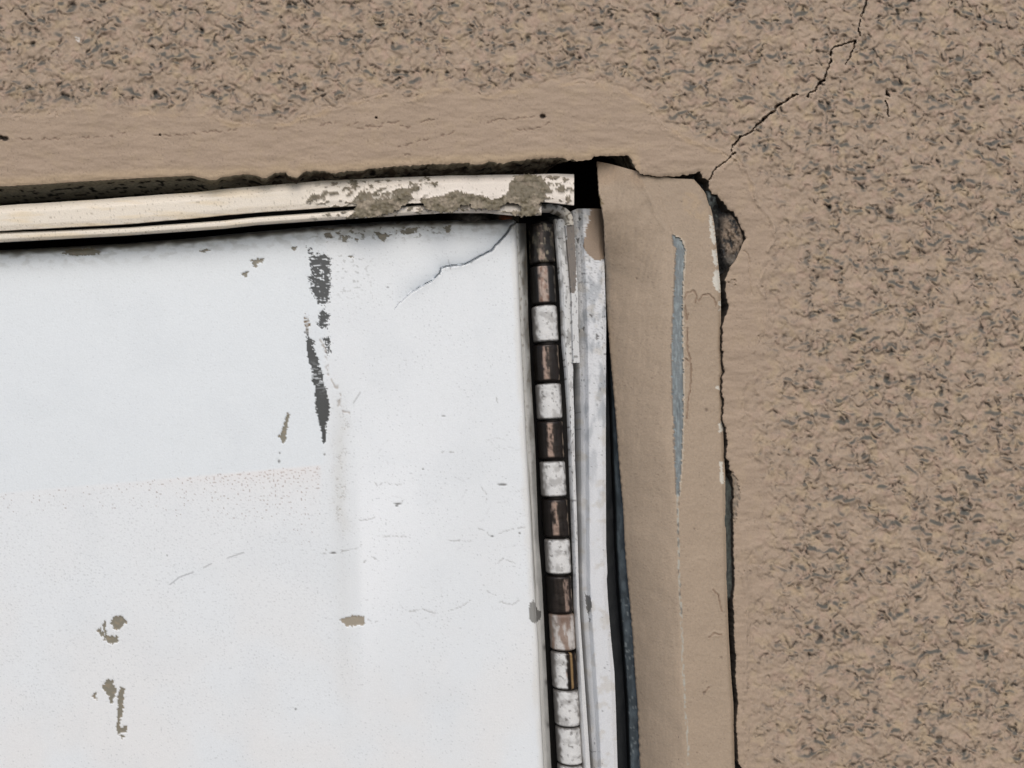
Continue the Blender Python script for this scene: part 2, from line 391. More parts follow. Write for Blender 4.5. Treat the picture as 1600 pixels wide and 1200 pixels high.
# normals from the whole field so that the parts meet without a seam
cls_rough = (bd > 0).ravel()[F[:, 0]]; cls_crack = (CR > .35).ravel()[F].sum(1) >= 2
gy, gx = np.gradient(Dw, ST, ST)
for nm, sel, lb in [('rough_stucco', cls_rough & ~cls_crack, None), ('plaster_border', ~cls_rough & ~cls_crack, 'smooth trowelled plaster band'), ('crack', cls_crack, 'dark branching crack')]:
    f = F[sel]; u, inv = np.unique(f.ravel(), return_inverse=True)
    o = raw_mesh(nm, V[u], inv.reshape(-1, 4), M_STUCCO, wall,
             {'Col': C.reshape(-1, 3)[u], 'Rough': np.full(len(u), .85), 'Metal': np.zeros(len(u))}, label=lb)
    N = np.stack([gx.ravel()[u] , -np.ones(len(u)), -gy.ravel()[u]], -1)
    c_, s_ = math.cos(TH), math.sin(TH)
    N = np.stack([N[:, 0] * c_ + N[:, 2] * s_, N[:, 1], -N[:, 0] * s_ + N[:, 2] * c_], -1)
    N /= np.linalg.norm(N, axis=1)[:, None]
    o.data.normals_split_custom_set_from_vertices(N.astype(np.float32))
del V, F

# rim of the opening: runs back from the outline (soffit and crack side)
L = []
for i in range(len(LINTEL) - 1):
    a, b = np.array(LINTEL[i], float), np.array(LINTEL[i + 1], float); n = max(1, int(np.hypot(*(b - a)) / 2.0)) if -200 < a[0] and b[1] < 1400 else 12
    for k in range(n): L.append(a + (b - a) * k / n)
L.append(np.array(LINTEL[-1], float)); L = np.array(L)
isx = L[:, 0] < 990
dps = np.concatenate([[2.5], np.geomspace(4, 150, 34)])
LX = np.broadcast_to(L[:, 0], (len(dps), len(L))); LY = np.broadcast_to(L[:, 1], LX.shape); DP = np.broadcast_to(dps[:, None], LX.shape).copy()
DP = np.where((~isx)[None, :], np.minimum(DP, 75), DP)
W0 = P(L[:, 0], L[:, 1], 2.5)
W = np.broadcast_to(W0, (len(dps),) + W0.shape).copy(); W[..., 1] = DP * U
W[..., 2] += U * DP * .5 * sst(872, 900, LX) * (LX < 1005)
rough_k = sst(300, 420, LX) * (LX < 1000) * sst(3, 12, DP)
W[..., 2] += U * rough_k * (3.5 * fbm(LX, DP, 16, 4, 60) - 1.0) + U * sst(4, 15, DP) * .4 * perlin(LX / 20, DP / 12, 61)
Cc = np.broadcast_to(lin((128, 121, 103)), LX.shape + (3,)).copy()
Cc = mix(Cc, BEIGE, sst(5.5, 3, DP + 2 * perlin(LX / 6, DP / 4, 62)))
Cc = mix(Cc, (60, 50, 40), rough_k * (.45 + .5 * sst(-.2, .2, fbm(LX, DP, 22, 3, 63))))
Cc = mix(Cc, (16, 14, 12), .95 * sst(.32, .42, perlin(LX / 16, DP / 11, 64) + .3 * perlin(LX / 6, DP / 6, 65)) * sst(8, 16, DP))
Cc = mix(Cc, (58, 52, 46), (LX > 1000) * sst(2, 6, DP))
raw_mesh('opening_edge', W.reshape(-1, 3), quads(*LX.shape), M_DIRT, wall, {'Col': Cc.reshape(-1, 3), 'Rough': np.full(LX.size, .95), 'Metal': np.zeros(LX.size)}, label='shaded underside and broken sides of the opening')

# mortar behind the gap between wall and jamb
xx, yy = np.meshgrid(np.arange(1060, 1185, 1.3), np.arange(262, 1345, 1.3))
dep = 20 + 4 * fbm(xx, yy, 14, 4, 70) + 0 * xx
blob = sst(.9, .2, np.hypot((xx - 1143 - .02 * (yy - 380)) / 32, (yy - 378) / 72))
n1 = fbm(xx, yy, 11, 4, 71, 16); n2 = 1 - np.abs(fbm(xx, yy, 9, 3, 72, 14)) * 2
dep = dep + (6 - dep) * np.minimum(blob * 1.6, 1) - blob * (3.5 * n1 + 1.5 * n2) + 3 * np.exp(-((xx - (1116 + (yy - 300) * .07)) / 5) ** 2)
low_ = sst(742, 760, yy) * sst(945, 930, yy); dep = dep * (1 - low_) + low_ * (10 + 1.2 * fbm(xx, yy, 4, 3, 73, 30))
deepk = sst(425, 450, yy) * sst(740, 700, yy); dep = dep + 30 * deepk
low2 = sst(1000, 1100, yy); dep = dep + 6 * sst(940, 950, yy) - 10 * low2
rub = sst(1, .3, np.hypot((xx - 1112) / 16, (yy - 308) / 26)) * (1 - blob)
Cm = np.broadcast_to(lin((50, 50, 50)), xx.shape + (3,)).copy()
Cm = mix(Cm, (132, 116, 100), blob * sst(-.35, .15, n1) * sst(430, 370, yy - .5 * (xx - 1140)))
Cm = mix(Cm, (70, 58, 48), .7 * blob * sst(.1, .4, perlin(xx / 4, yy / 4, 76)))
Cm = mix(Cm, (150, 138, 122), .5 * blob * sst(.25, .5, perlin(xx / 3.2, yy / 3.2, 77)))
Cm = mix(Cm, (98, 94, 88), blob * sst(390, 415, yy) * .8)
Cm = mix(Cm, (84, 88, 82), low_ * (.5 + .5 * perlin(xx / 3, yy / 18, 74)))
Cm = mix(Cm, (24, 24, 24), deepk)
Cm = mix(Cm, (84, 88, 86), rub * sst(-.2, .2, n1))
Cm = mix(Cm, (90, 96, 92), sst(.25, .5, perlin(xx / 5, yy / 5, 75)) * .6 * (yy < 340))
sheet('mortar_fill', xx, yy, np.clip(dep - 14 * rub, 1.5, 60), Cm, M_DIRT, wall, rough=.95, label='coarse brown and grey mortar in the gap beside the jamb')

# the rest of the wall beyond the picture, and the dark masonry cavity behind the frame
def stucco_far():
    m = bpy.data.materials.new('stucco_far'); m.use_nodes = True; n = m.node_tree.nodes; l = m.node_tree.links
    b = n['Principled BSDF']; tc = n.new('ShaderNodeTexCoord')
    no = n.new('ShaderNodeTexNoise'); no.inputs['Scale'].default_value = 170; no.inputs['Detail'].default_value = 5; no.inputs['Distortion'].default_value = 1.2
    l.new(tc.outputs['Object'], no.inputs['Vector'])
    cr = n.new('ShaderNodeValToRGB'); cr.color_ramp.elements[0].position = .36; cr.color_ramp.elements[0].color = (*lin(GREY), 1)
    cr.color_ramp.elements[1].position = .46; cr.color_ramp.elements[1].color = (*lin(BEIGE), 1)
    l.new(no.outputs[0], cr.inputs[0]); l.new(cr.outputs[0], b.inputs['Base Color']); b.inputs['Roughness'].default_value = .9
    bp = n.new('ShaderNodeBump'); bp.inputs['Distance'].default_value = .002; bp.inputs['Strength'].default_value = .8
    l.new(no.outputs[0], bp.inputs['Height']); l.new(bp.outputs[0], b.inputs['Normal'])
    return m
M_FAR = stucco_far()
def pl(name, quads_, depth, mat, parent, colr=None, **kw):
    V = []; F = []
    for q in quads_:
        F.append([len(V) + i for i in range(4)])
        for (a, b) in q: V.append(P(a, b, depth))
    at = {'Col': np.broadcast_to(lin(colr or BEIGE), (len(V), 3)), 'Rough': np.full(len(V), .9), 'Metal': np.zeros(len(V))}
    return raw_mesh(name, np.array(V), F, mat, parent, at, smooth=False, **kw)
x1, y1 = xs[-1] - .5, ys[-1] - .5
pl('outer_stucco', [[(-5200, -2600), (-5200, -129), (6800, -129), (6800, -2600)],
                    [(x1, -129), (x1, y1), (6800, y1), (6800, -129)],
                    [(1167, y1), (1370, 5500), (6800, 5500), (6800, y1)],
                    [(-5200, -129), (-5200, 372), (-1500, 372), (-1500, -129)],
                    [(-1500, -129), (-1500, 372), (-129, 298), (-129, -129)],
                    [(-5200, 372), (-5200, 5500), (-1500, 5500), (-1500, 372)]], 0.6, M_FAR, wall)
pl('cavity_back', [[(-1700, 40), (-1700, 5600), (1500, 5600), (1500, 40)]], 175, M_DIRT, wall, (30, 22, 18), label='dark masonry behind the frame')
pl('opening_side', [[(-1500, 372), (-1500, 5500), (-1502, 5500), (-1502, 372)]], 1, M_FAR, wall)

# ------------------------------------------------------------------ beige steel jamb
jamb = thing('door_jamb', P(1060, 1200, 40)[()], 'beige painted steel door jamb with a long peeled strip of grey metal beside the stucco wall', 'door jamb')
def jamb_cols(X, Y, C, Dp, reveal):
    ZINC = [(1050, 366), (1060, 371), (1067, 377), (1070, 392), (1067, 440), (1066, 500), (1067, 560), (1067.5, 610), (1067, 660), (1065, 720), (1062.5, 752), (1060.5, 778), (1057, 770), (1055, 720),
            (1053, 660), (1050, 600), (1050, 540), (1053, 470), (1056, 400), (1058, 387), (1053, 384)]
    z = poly(X, Y, ZINC, 1.3, 7, 80)
    lt = poly(X, Y, [(x + 2.6, y - 1) for x, y in ZINC], 1.3, 6, 81) * (1 - z)
    dk = poly(X, Y, [(x - 1.8, y + .5) for x, y in ZINC], 1.2, 8, 82) * (1 - z)  # shadow at the left edge of the peeled strip, painted into the colour
    C = mix(C, (184, 172, 154), .7 * lt); C = mix(C, (92, 88, 82), .6 * dk)
    C = mix(C, (116, 122, 123), z); C = mix(C, (70, 78, 82), z * .6 * sst(0, .5, perlin(X / 3, Y / 40, 83)) * sst(560, 620, Y) * sst(700, 650, Y))
    C = mix(C, (150, 160, 160), z * .5 * sst(.0, .5, perlin(X / 3.2, Y / 14, 84)))
    Dp = Dp + 1.2 * z - .5 * lt
    # thin worn line down the arris
    d_, t_ = ldist(X, Y, [(1059, 765), (1060, 850), (1061, 900), (1064, 950), (1066, 1000), (1068, 1060), (1071, 1110), (1075, 1160), (1077, 1240)], 12, 1.0, 9)
    m = sst(2.4, .8, d_) * sst(-.35, .1, perlin(X / 4, Y / 7, 85)); C = mix(C, (168, 168, 158), .75 * m)
    m = sst(1.2, .4, np.abs(d_ - 1.0)) * sst(0, .3, perlin(X / 5, Y / 10, 86)) * (Y < 960); C = mix(C, (84, 82, 78), .7 * m)
    C = mix(C, (178, 154, 122), .3 * poly(X, Y, [(1066, 300), (1088, 303), (1104, 318), (1108, 345), (1100, 350), (1082, 335), (1070, 330)], 4, 12, 87) * sst(-.5, .3, perlin(X / 12, Y / 12, 88)))
    # lime and white chips along the outer edge
    for pts in [[(1108, 334), (1112, 338), (1119, 378), (1116, 384), (1110, 372)], [(1113, 390), (1119, 392), (1122, 415), (1118, 418), (1114, 408)], [(1116, 424), (1122, 420), (1126, 440), (1125, 458), (1117, 452), (1113, 438)],
                [(1122, 470), (1126, 472), (1126, 490)], [(1122, 662), (1129, 658), (1129, 676), (1124, 676)], [(1124, 720), (1129, 722), (1131, 752), (1126, 758)], [(1119, 605), (1124, 602), (1125, 612)]]:
        m = poly(X, Y, pts, 2.2, 4, 89); C = mix(C, (206, 202, 190), .85 * m); Dp = Dp + .5 * m
    # curling paint lines on the face
    for pts in [[(1068, 470), (1074, 458), (1084, 454), (1089, 462), (1086, 474)], [(1092, 470), (1098, 461), (1108, 460), (1116, 468), (1119, 478)], [(1074, 512), (1074, 545), (1078, 560), (1080, 575), (1079, 605), (1075, 628), (1073, 655)],
                [(1070, 478), (1073, 500), (1076, 490)], [(1076, 565), (1071, 560)], [(1114, 922), (1122, 930), (1128, 955)], [(1108, 996), (1116, 990), (1128, 992)], [(1100, 1082), (1108, 1074)]]:
        d_, _ = ldist(X, Y, pts, 12, 1.2, 6); m = np.exp(-(d_ / 1.2) ** 2); C = mix(C, (112, 88, 70), .62 * m); Dp = Dp + 1.0 * m
        Dp = Dp - .7 * np.exp(-((d_ - 2.5) / 1.6) ** 2)
    for (hx, hy, r_) in [(1104, 641, 3), (1135 - 8, 1027, 2), (1065, 315, 1.6), (1100, 1083, 3), (1085, 826, 1.8), (1089, 1176, 1.5), (995, 435, 1.4), (1013, 433, 1.2), (1019, 591, 1.5), (992, 590, 1.3), (1028, 742, 1.3)]:
        m = sst(1.2, .5, np.hypot(X - hx, Y - hy) / r_); C = mix(C, (92, 78, 66), .6 * m); Dp = Dp + .8 * m
    C = mix(C, (110, 96, 82), .4 * sst(.52, .66, perlin(X / 3, Y / 3, 90)) * sst(-.1, .3, perlin(X / 25, Y / 40, 91)))
    return C, Dp
# reveal (splayed side facing the door)
X, Y, Dp, T = vrib([JL, JM], [72, 7], 250, 5460, 1.5, tops=[252, 256, 262, 268])
Cb = np.broadcast_to(lin((163, 145, 125)), X.shape + (3,)).copy()
Cb *= (1 + .05 * perlin(X / 2.3, Y / 2.6, 97) + .05 * fbm(X, Y, 60, 3, 92) + .05 * sst(0, .5, perlin(X / 3.5, Y / 60, 93)))[..., None]
Cb = mix(Cb, (172, 146, 120), .4 * sst(0, .5, fbm(X, Y, 70, 2, 94)) * sst(420, 300, Y))
Dp = 7 + (Dp - 7) * (.3 + .7 * sst(310, 460, Y)) * np.clip(1 - T, 0, 1) ** .3
slanted = perlin((X * .95 + Y * .3) / 4.5, (Y * .95 - X * .3) / 38, 95)
Dp = Dp + .8 * slanted * sst(900, 300, Y) * sst(1, .9, T) + sst(1, .9, T) * .7 * fbm(X, Y, 34, 3, 96) + 2.0 * fbm(X, Y, 180, 2, 97) * np.minimum(T * 4, 1) * sst(1, .8, T)
for pts in [[(1000, 272), (1018, 318), (1022, 335), (1032, 350), (1046, 366)], [(982, 272), (975, 300), (972, 330)]]:
    d_, _ = ldist(X, Y, pts, 16, 1, 9); Dp = Dp - .4 * np.exp(-(d_ / 1.6) ** 2)
edge = sst(9, 0, X - JL(Y) + 2 * perlin(X / 5, Y / 9, 98)) * sst(360, 430, Y) * sst(520, 460, Y)
Cb = mix(Cb, (104, 108, 108), .5 * edge)
Cb, Dp = jamb_cols(X, Y, Cb, Dp, True)
ch = poly(X, Y, [(932, 296), (936, 302), (940, 312), (943, 320), (936, 322), (933, 312)], 1.5, 4, 99); Cb = mix(Cb, (112, 98, 70), .8 * ch)
X = X + .8 * perlin(Y / 7, Y * 0, 100) * (T < .02)
sheet('reveal', X, Y, Dp, Cb, M_JAMB, jamb, rough=.62, skirt=2.5, label='angled beige return with brush marks')
# flat face
X, Y, Dp, T = vrib([JM, JR], [7, 6], 266, 5460, 1.5, tops=[268, 275, 279, 280])
Cb = np.broadcast_to(lin((160, 142, 122)), X.shape + (3,)).copy()
Cb *= (1 + .04 * perlin(X / 2.3, Y / 2.6, 97) + .04 * fbm(X, Y, 60, 3, 102))[..., None]
Dp = Dp + .6 * fbm(X, Y, 30, 3, 103) * sst(0, .15, T) + 4 * sst(7, 0, JR(Y) - X) ** 2 + .25 * perlin(X / 5, Y / 7, 104)
for pts in [[(1031, 292), (1034, 318), (1044, 352), (1050, 364)]]:
    d_, _ = ldist(X, Y, pts, 16, 1, 9); Dp = Dp + .8 * np.exp(-(d_ / 1.3) ** 2)
Cb, Dp = jamb_cols(X, Y, Cb, Dp, False)
sheet('jamb_face', X, Y, Dp, Cb, M_JAMB, jamb, rough=.65, skirt=14, label='flat beige face with flaking edge')

# ------------------------------------------------------------------ white hinge side of the frame
BL = ip(ext([(327, 894), (400, 899), (480, 903), (560, 905), (640, 907), (760, 908), (900, 909), (950, 911), (1000, 914), (1050, 917), (1100, 921), (1200, 927)], 300, 5500))
BR = ip(ext([(326, 942), (345, 943), (400, 944), (500, 947), (700, 946.5), (850, 947), (895, 949), (905, 948), (940, 950), (1000, 955), (1050, 960), (1100, 962), (1200, 965)], 300, 5500))
white = thing('frame_strip', P(930, 1200, 70)[()], 'grimy white vertical metal strip with a beige paint patch at its top', 'frame strip')
kk = [BL, lambda y: BL(y) * .82 + BR(y) * .18, lambda y: BL(y) * .66 + BR(y) * .34, lambda y: BL(y) * .15 + BR(y) * .85, BR]
X, Y, Dp, T = vrib(kk, [76, 70, 62, 60, 63], 326, 5460, 1.4, tops=[329, 326, 326, 326, 327], sub=36)
Cb = np.broadcast_to(lin((204, 205, 206)), X.shape + (3,)).copy()
g = fbm(X, Y, 16, 4, 110, 40)
Cb = mix(Cb, (150, 154, 158), .75 * sst(-.1, .45, g) * sst(880, 600, Y)); Cb = mix(Cb, (168, 170, 172), .7 * sst(.3, .0, T) * sst(-.5, .1, fbm(X, Y, 20, 3, 111, 60)))
Cb = mix(Cb, (170, 160, 142), .35 * sst(.1, .5, fbm(X, Y, 24, 3, 112)))
Cb = mix(Cb, (84, 84, 84), .65 * sst(.5, .62, perlin(X / 4.0, Y / 4.5, 113) + .3 * perlin(X / 40, Y / 60, 114) - .12 * sst(560, 800, Y) * 2))
Cb = mix(Cb, (130, 132, 134), .5 * sst(.2, .5, perlin(X / 2.5, Y / 3.0, 115)) * sst(700, 450, Y))
Cb = mix(Cb, (60, 60, 60), .8 * (T > .88) * sst(-.05, .4, perlin(X / 5, Y / 16, 116)) * sst(420, 380, Y) + 0)
pb = poly(X, Y, [(925, 320), (950, 320), (950, 402), (934, 408), (921, 400), (911, 386), (914, 362), (920, 345)], 2, 8, 117)
Cb = mix(Cb, (138, 120, 102), pb)
for pts in [[(905, 336), (908, 343), (904, 345)], [(901, 372), (905, 372), (904, 381), (901, 380)], [(914, 930), (922, 930), (925, 946), (920, 962), (916, 950)], [(920, 965), (924, 968), (921, 972)], [(919, 490), (925, 490), (927, 497), (921, 494)], [(910, 512), (914, 510), (912, 520)], [(930, 520), (937, 526), (932, 532)]]:
    m = poly(X, Y, pts, 1.5, 4, 118); Cb = mix(Cb, (78, 76, 72), .85 * m); Dp = Dp + .6 * m
Dp = Dp + .8 * fbm(X, Y, 26, 3, 119, 60) - .4 * pb
sheet('strip', X, Y, Dp, Cb, M_METAL, white, rough=.5, skirt=25)
# dark slate lining between the strip and the beige reveal
X, Y, Dp, T = vrib([lambda y: BR(y) - 14, lambda y: (BR(y) + JL(y)) / 2 - 2, lambda y: (BR(y) + JL(y)) / 2 + 2, lambda y: JL(y) + 3], [122, 118, 92, 78], 332, 5460, 2.2, sub=26)
Cb = np.broadcast_to(lin((26, 30, 34)), X.shape + (3,)).copy()  # near-black base puts the gap's shadow into the lining colour
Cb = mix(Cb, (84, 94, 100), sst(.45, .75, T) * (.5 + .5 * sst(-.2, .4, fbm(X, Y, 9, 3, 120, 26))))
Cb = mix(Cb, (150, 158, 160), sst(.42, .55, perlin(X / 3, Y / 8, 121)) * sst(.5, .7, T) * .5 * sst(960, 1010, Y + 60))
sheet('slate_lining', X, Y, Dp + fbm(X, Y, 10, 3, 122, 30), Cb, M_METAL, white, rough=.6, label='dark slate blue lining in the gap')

# ------------------------------------------------------------------ metal weather strip bent round the corner
seal = thing('weather_strip', P(900, 560, 64)[()], 'short chipped metal strip bent over the top of the hinge', 'weather strip')
CL = ip([(330, 880), (345, 881), (355, 884), (460, 893), (566, 896)]); CRr = ip([(330, 893), (345, 896), (355, 897), (400, 900), (460, 903), (520, 904), (568, 906)])
X, Y, Dp, T = vrib([CL, CRr], [60, 60], 352, 567, 1.2, sub=12)
Cb = np.broadcast_to(lin((198, 198, 196)), X.shape + (3,)).copy()
tp = poly(X, Y, [(884, 350), (898, 350), (900, 400), (901, 440), (898, 458), (892, 458), (887, 420), (885, 380)], 1.6, 6, 130)
Cb = mix(Cb, (112, 104, 96), tp); Cb = mix(Cb, (92, 90, 88), .7 * sst(.38, .5, perlin(X / 3.5, Y / 6, 131)))
sheet('vertical_leg', X, Y, Dp + .3 * tp, Cb, M_METAL, seal, rough=.5, skirt=6)
# the bend: swept band along an arc
arc = np.array([(838, 320), (850, 319), (862, 319), (874, 321), (884, 325), (891, 331), (895, 339), (896.5, 351)], float)
inn = np.array([(838, 331), (850, 329), (861, 329), (870, 332), (877, 335), (882, 339), (884.5, 344), (885, 352)], float)
s_ = np.linspace(0, 1, 60); k_ = np.linspace(0, 1, len(arc))
o_ = np.stack([np.interp(s_, k_, arc[:, i]) for i in (0, 1)]); i_ = np.stack([np.interp(s_, k_, inn[:, i]) for i in (0, 1)])
t_ = np.linspace(0, 1, 10)[:, None]
X = o_[0] * (1 - t_) + i_[0] * t_; Y = o_[1] * (1 - t_) + i_[1] * t_
Cb = mix(np.broadcast_to(lin((206, 200, 188)), X.shape + (3,)), (110, 102, 88), .9 * sst(.12, .3, perlin(X / 6, Y / 6, 133)))
sheet('corner_bend', X, Y, 58 + 3 * (t_ - .5) ** 2 * 4 + 0 * X, Cb, M_METAL, seal, rough=.5, skirt=12)

# ------------------------------------------------------------------ cream head trim
trim = thing('head_trim', P(400, 320, 50)[()], 'cream metal trim above the white door, crusted with grey mortar towards its right end', 'door trim')
T1 = ip([(-1480, 409), (0, 321), (150, 312), (300, 301), (350, 295.5), (400, 291), (500, 283), (550, 280), (650, 276), (700, 274.5), (800, 273), (870, 271.5), (897, 272)])
T2 = ip([(-1480, 445), (0, 360), (100, 355), (200, 350), (300, 341), (350, 336), (400, 331.5), (500, 325), (550, 321.5), (600, 319), (650, 317), (700, 315.5), (800, 315), (845, 315), (897, 320)])
T3 = ip([(-1480, 448), (0, 363), (100, 359.5), (200, 355), (300, 348), (350, 344.5), (400, 339), (500, 332), (550, 328), (600, 325), (650, 321), (700, 319), (800, 318), (845, 318)])
T4 = ip([(-1480, 465), (0, 378), (100, 372.5), (200, 367), (300, 360), (350, 356.5), (400, 351), (500, 344), (550, 341), (600, 338), (650, 334.5), (700, 332), (760, 332), (800, 336), (845, 336)])
MORT = [[(560, 303), (575, 300), (600, 302), (622, 295), (640, 292), (656, 290), (655, 297), (645, 300), (640, 312), (632, 322), (622, 330), (600, 336), (585, 341), (548, 341), (553, 330), (556, 322), (552, 315)],
        [(545, 281), (560, 281), (556, 297), (551, 296)],
        [(656, 312), (672, 309), (690, 306), (702, 300), (714, 297), (730, 302), (752, 305), (768, 311), (784, 308), (793, 300), (797, 286), (806, 273), (834, 271), (848, 278), (858, 292), (852, 308), (846, 320), (842, 331), (834, 338), (822, 339), (805, 337), (784, 330), (760, 328), (735, 327), (715, 329), (700, 333), (680, 331), (664, 326)],
        [(672, 285), (684, 284), (685, 291), (677, 292)], [(476, 314), (488, 304), (500, 305), (512, 298), (510, 306), (492, 314), (480, 318)], [(660, 277), (672, 277), (670, 283)],
        [(855, 275), (864, 275), (862, 281)], [(870, 289), (884, 291), (880, 300), (872, 301)], [(884, 306), (893, 306), (892, 316), (884, 318)], [(856, 288), (863, 298), (860, 304), (852, 302)]]
HOLES = [[(781, 322), (796, 318), (812, 321), (816, 328), (798, 331), (784, 329)], [(720, 322), (735, 320), (734, 326), (716, 328)], [(580, 305), (600, 303), (620, 300), (612, 309), (586, 313)]]
def trim_paint(X, Y, Dp, T, seed):
    Cb = np.broadcast_to(lin((216, 206, 190)), X.shape + (3,)).copy()
    Cb = mix(Cb, (222, 212, 200), sst(350, 800, X)); Cb = mix(Cb, (214, 196, 164), .6 * sst(0, .5, fbm(X, Y, 120, 3, seed, 12)) * sst(500, 300, X))
    Cb = mix(Cb, (130, 116, 92), .55 * sst(.56, .7, perlin(X / 3.2, Y / 3, seed + 1) + .14 * perlin(X / 60, Y / 20, seed + 2)))
    Cb = mix(Cb, (160, 140, 116), .3 * sst(.72, 1, T) * sst(0, .5, perlin(X / 22, Y / 5, seed + 3)))
    reg = sst(470, 520, X) * sst(700, 640, X) + sst(830, 850, X)
    fl = sst(.2, .26, fbm(X, Y, 12, 3, seed + 4, 7)) * reg * sst(.12, .2, T)
    m = fl * .95
    for p_ in MORT: m = np.maximum(m, poly(X, Y, p_, 2.5, 6, 140))
    for p_ in HOLES: m = m * (1 - poly(X, Y, p_, 2.5, 5, 141) * (.8 if p_ is not HOLES[2] else .6 * sst(-.2, .1, perlin(X / 4, Y / 3, 142))))
    Cb = mix(Cb, TAUPE, m); Cb = mix(Cb, (90, 82, 66), m * .6 * sst(0, .4, fbm(X, Y, 7, 3, 143)))
    Cb = mix(Cb, (148, 142, 130), m * .7 * poly(X, Y, [(556, 312), (570, 310), (586, 318), (584, 326), (566, 326), (552, 322)], 2, 6, 144))
    Cb = mix(Cb, (146, 132, 116), m * .5 * sst(.1, .4, fbm(X, Y, 10, 3, 145)))
    return Cb, Dp - m * (1.6 + 1.6 * fbm(X, Y, 9, 3, 146)), .38 + .5 * m
X, Y, Dp, T = hrib([T1, lambda x: T1(x) * .88 + T2(x) * .12, lambda x: T1(x) * .7 + T2(x) * .3, lambda x: T1(x) * .2 + T2(x) * .8, T2], [27, 23, 20, 20, 21.5], -1480, 897, 1.5, 32)
Y = Y + .7 * fbm(X, X * 0, 60, 3, 147)
Cb, Dp, R = trim_paint(X, Y, Dp, T, 150)
sheet('upper_rail', X, Y, Dp, Cb, M_METAL, trim, rough=R, skirt=3)
X, Y, Dp, T = hrib([T3, lambda x: T3(x) * .8 + T4(x) * .2, lambda x: T3(x) * .3 + T4(x) * .7, T4], [30, 26, 26, 29], -1480, 846, 1.5, 14)
Cb, Dp, R = trim_paint(X, Y, Dp, T, 160)
sheet('lower_rail', X, Y, Dp, Cb, M_METAL, trim, rough=R, skirt=3)
X, Y, Dp, T = hrib([lambda x: T1(x) + 5, lambda x: T4(x) - 3], [72, 72], -1480, 880, 6, 6)  # near-black plate added so the slot between the rails goes dark
sheet('added_slot_backing', X, Y, Dp, np.broadcast_to(lin((20, 18, 16)), X.shape + (3,)), M_METAL, trim, rough=.8, skirt=20, label='near-black plate added to darken the slot between the rails')
# crust of mortar bridging both rails
xx, yy = np.meshgrid(np.arange(540, 862, 1.2), np.arange(268, 342, 1.2))
m = np.zeros_like(xx)
for p_ in (MORT[0], MORT[2]): m = np.maximum(m, poly(xx, yy, p_, 2.5, 6, 140))
for p_ in HOLES: m = m * (1 - poly(xx, yy, p_, 2.5, 5, 141))
band = sst(-4, 1, yy - T2(xx) + 5)
dd = 20.5 - m * (2.0 + 2.5 * fbm(xx, yy, 9, 4, 146)) + 0 * xx
dd = dd + 6 * (1 - m)
Fq = quads(*xx.shape); mm = m.ravel()[Fq].all(1)
Cm = mix(np.broadcast_to(lin(TAUPE), xx.shape + (3,)), (88, 80, 62), .7 * sst(0, .4, fbm(xx, yy, 7, 3, 143)))
Cm = mix(Cm, (156, 144, 128), .7 * sst(-.1, .4, fbm(xx, yy, 22, 4, 148)))
f = Fq[mm]; u, inv = np.unique(f.ravel(), return_inverse=True)
raw_mesh('mortar_smear', P(xx, yy, dd).reshape(-1, 3)[u], inv.reshape(-1, 4), M_DIRT, trim, {'Col': Cm.reshape(-1, 3)[u], 'Rough': np.full(len(u), .9), 'Metal': np.zeros(len(u))}, label='crusty grey brown mortar')
# debris packed between the trim and the door's top corner
xx, yy = np.meshgrid(np.arange(640, 812, 1.4), np.arange(326, 353, 1.4))
dd = 77 - 7 * fbm(xx, yy, 16, 4, 165, 12)
Cm = mix(np.broadcast_to(lin((70, 66, 58)), xx.shape + (3,)), (128, 122, 112), sst(.9, .4, np.hypot((xx - 738) / 20, (yy - 341) / 9)))
Cm = mix(Cm, (150, 92, 66), sst(1, .4, np.hypot((xx - 790) / 13, (yy - 340) / 7)))
Cm = mix(Cm, (20, 16, 14), .9 * sst(1, .5, np.hypot((xx - 768) / 11, (yy - 338) / 7))); Cm = mix(Cm, (24, 20, 17), .95 * sst(720, 690, xx))
dd = dd + 22 * sst(720, 690, xx) - 5 * sst(.9, .4, np.hypot((xx - 738) / 20, (yy - 341) / 9))
sheet('packed_debris', xx, yy, dd, Cm, M_DIRT, trim, rough=.95, label='lumps of old sealant and rust under the trim')

# ------------------------------------------------------------------ door
door = thing('door', P(-300, 5400, 85)[()], 'white painted metal door with dark scrape, paint chips and a cracked top corner', 'door')
DT0 = ip([(-1460, 485), (0, 396), (100, 391), (200, 385), (300, 377), (400, 367), (500, 358), (600, 351), (700, 349), (760, 349), (800, 347), (820, 347)])
DT = lambda x: DT0(x) - 5
DR = ip(ext([(345, 806), (400, 809), (500, 813), (600, 818), (700, 823), (800, 829), (900, 834), (1000, 841), (1100, 845), (1200, 850)], 300, 5500))
DE = ip(ext([(345, 827), (400, 829), (500, 831), (600, 836), (700, 842), (760, 844), (840, 847), (900, 852), (1000, 857), (1100, 862), (1200, 867)], 300, 5500))
u1 = np.concatenate([np.linspace(-1460, -310, 30), np.arange(-300, -20, 3), np.arange(-18, 700, 1.5)]); u2 = np.linspace(0, 1, 80)
ysd = np.concatenate([np.arange(0, 30, 1.0), np.arange(30, 870, 1.5), np.arange(870, 1300, 3), np.linspace(1304, 5080, 40)])
nx = len(u1) + len(u2)
X = np.zeros((len(ysd), nx)); Y = np.zeros_like(X)
for _ in range(3):
    yref = Y if _ else (ysd[:, None] + 350) * np.ones((1, nx))
    xr = DR(yref[:, -1])[:, None]
    X = np.concatenate([np.broadcast_to(u1, (len(ysd), len(u1))), 701 + (xr - 701) * u2[None, :]], 1)
    Y = DT(X) + ysd[:, None] + 0 * X
S = ysd[:, None] + 0 * X
Dp = 64 + 14 * np.clip(1 - S / 9, 0, 1) ** 2
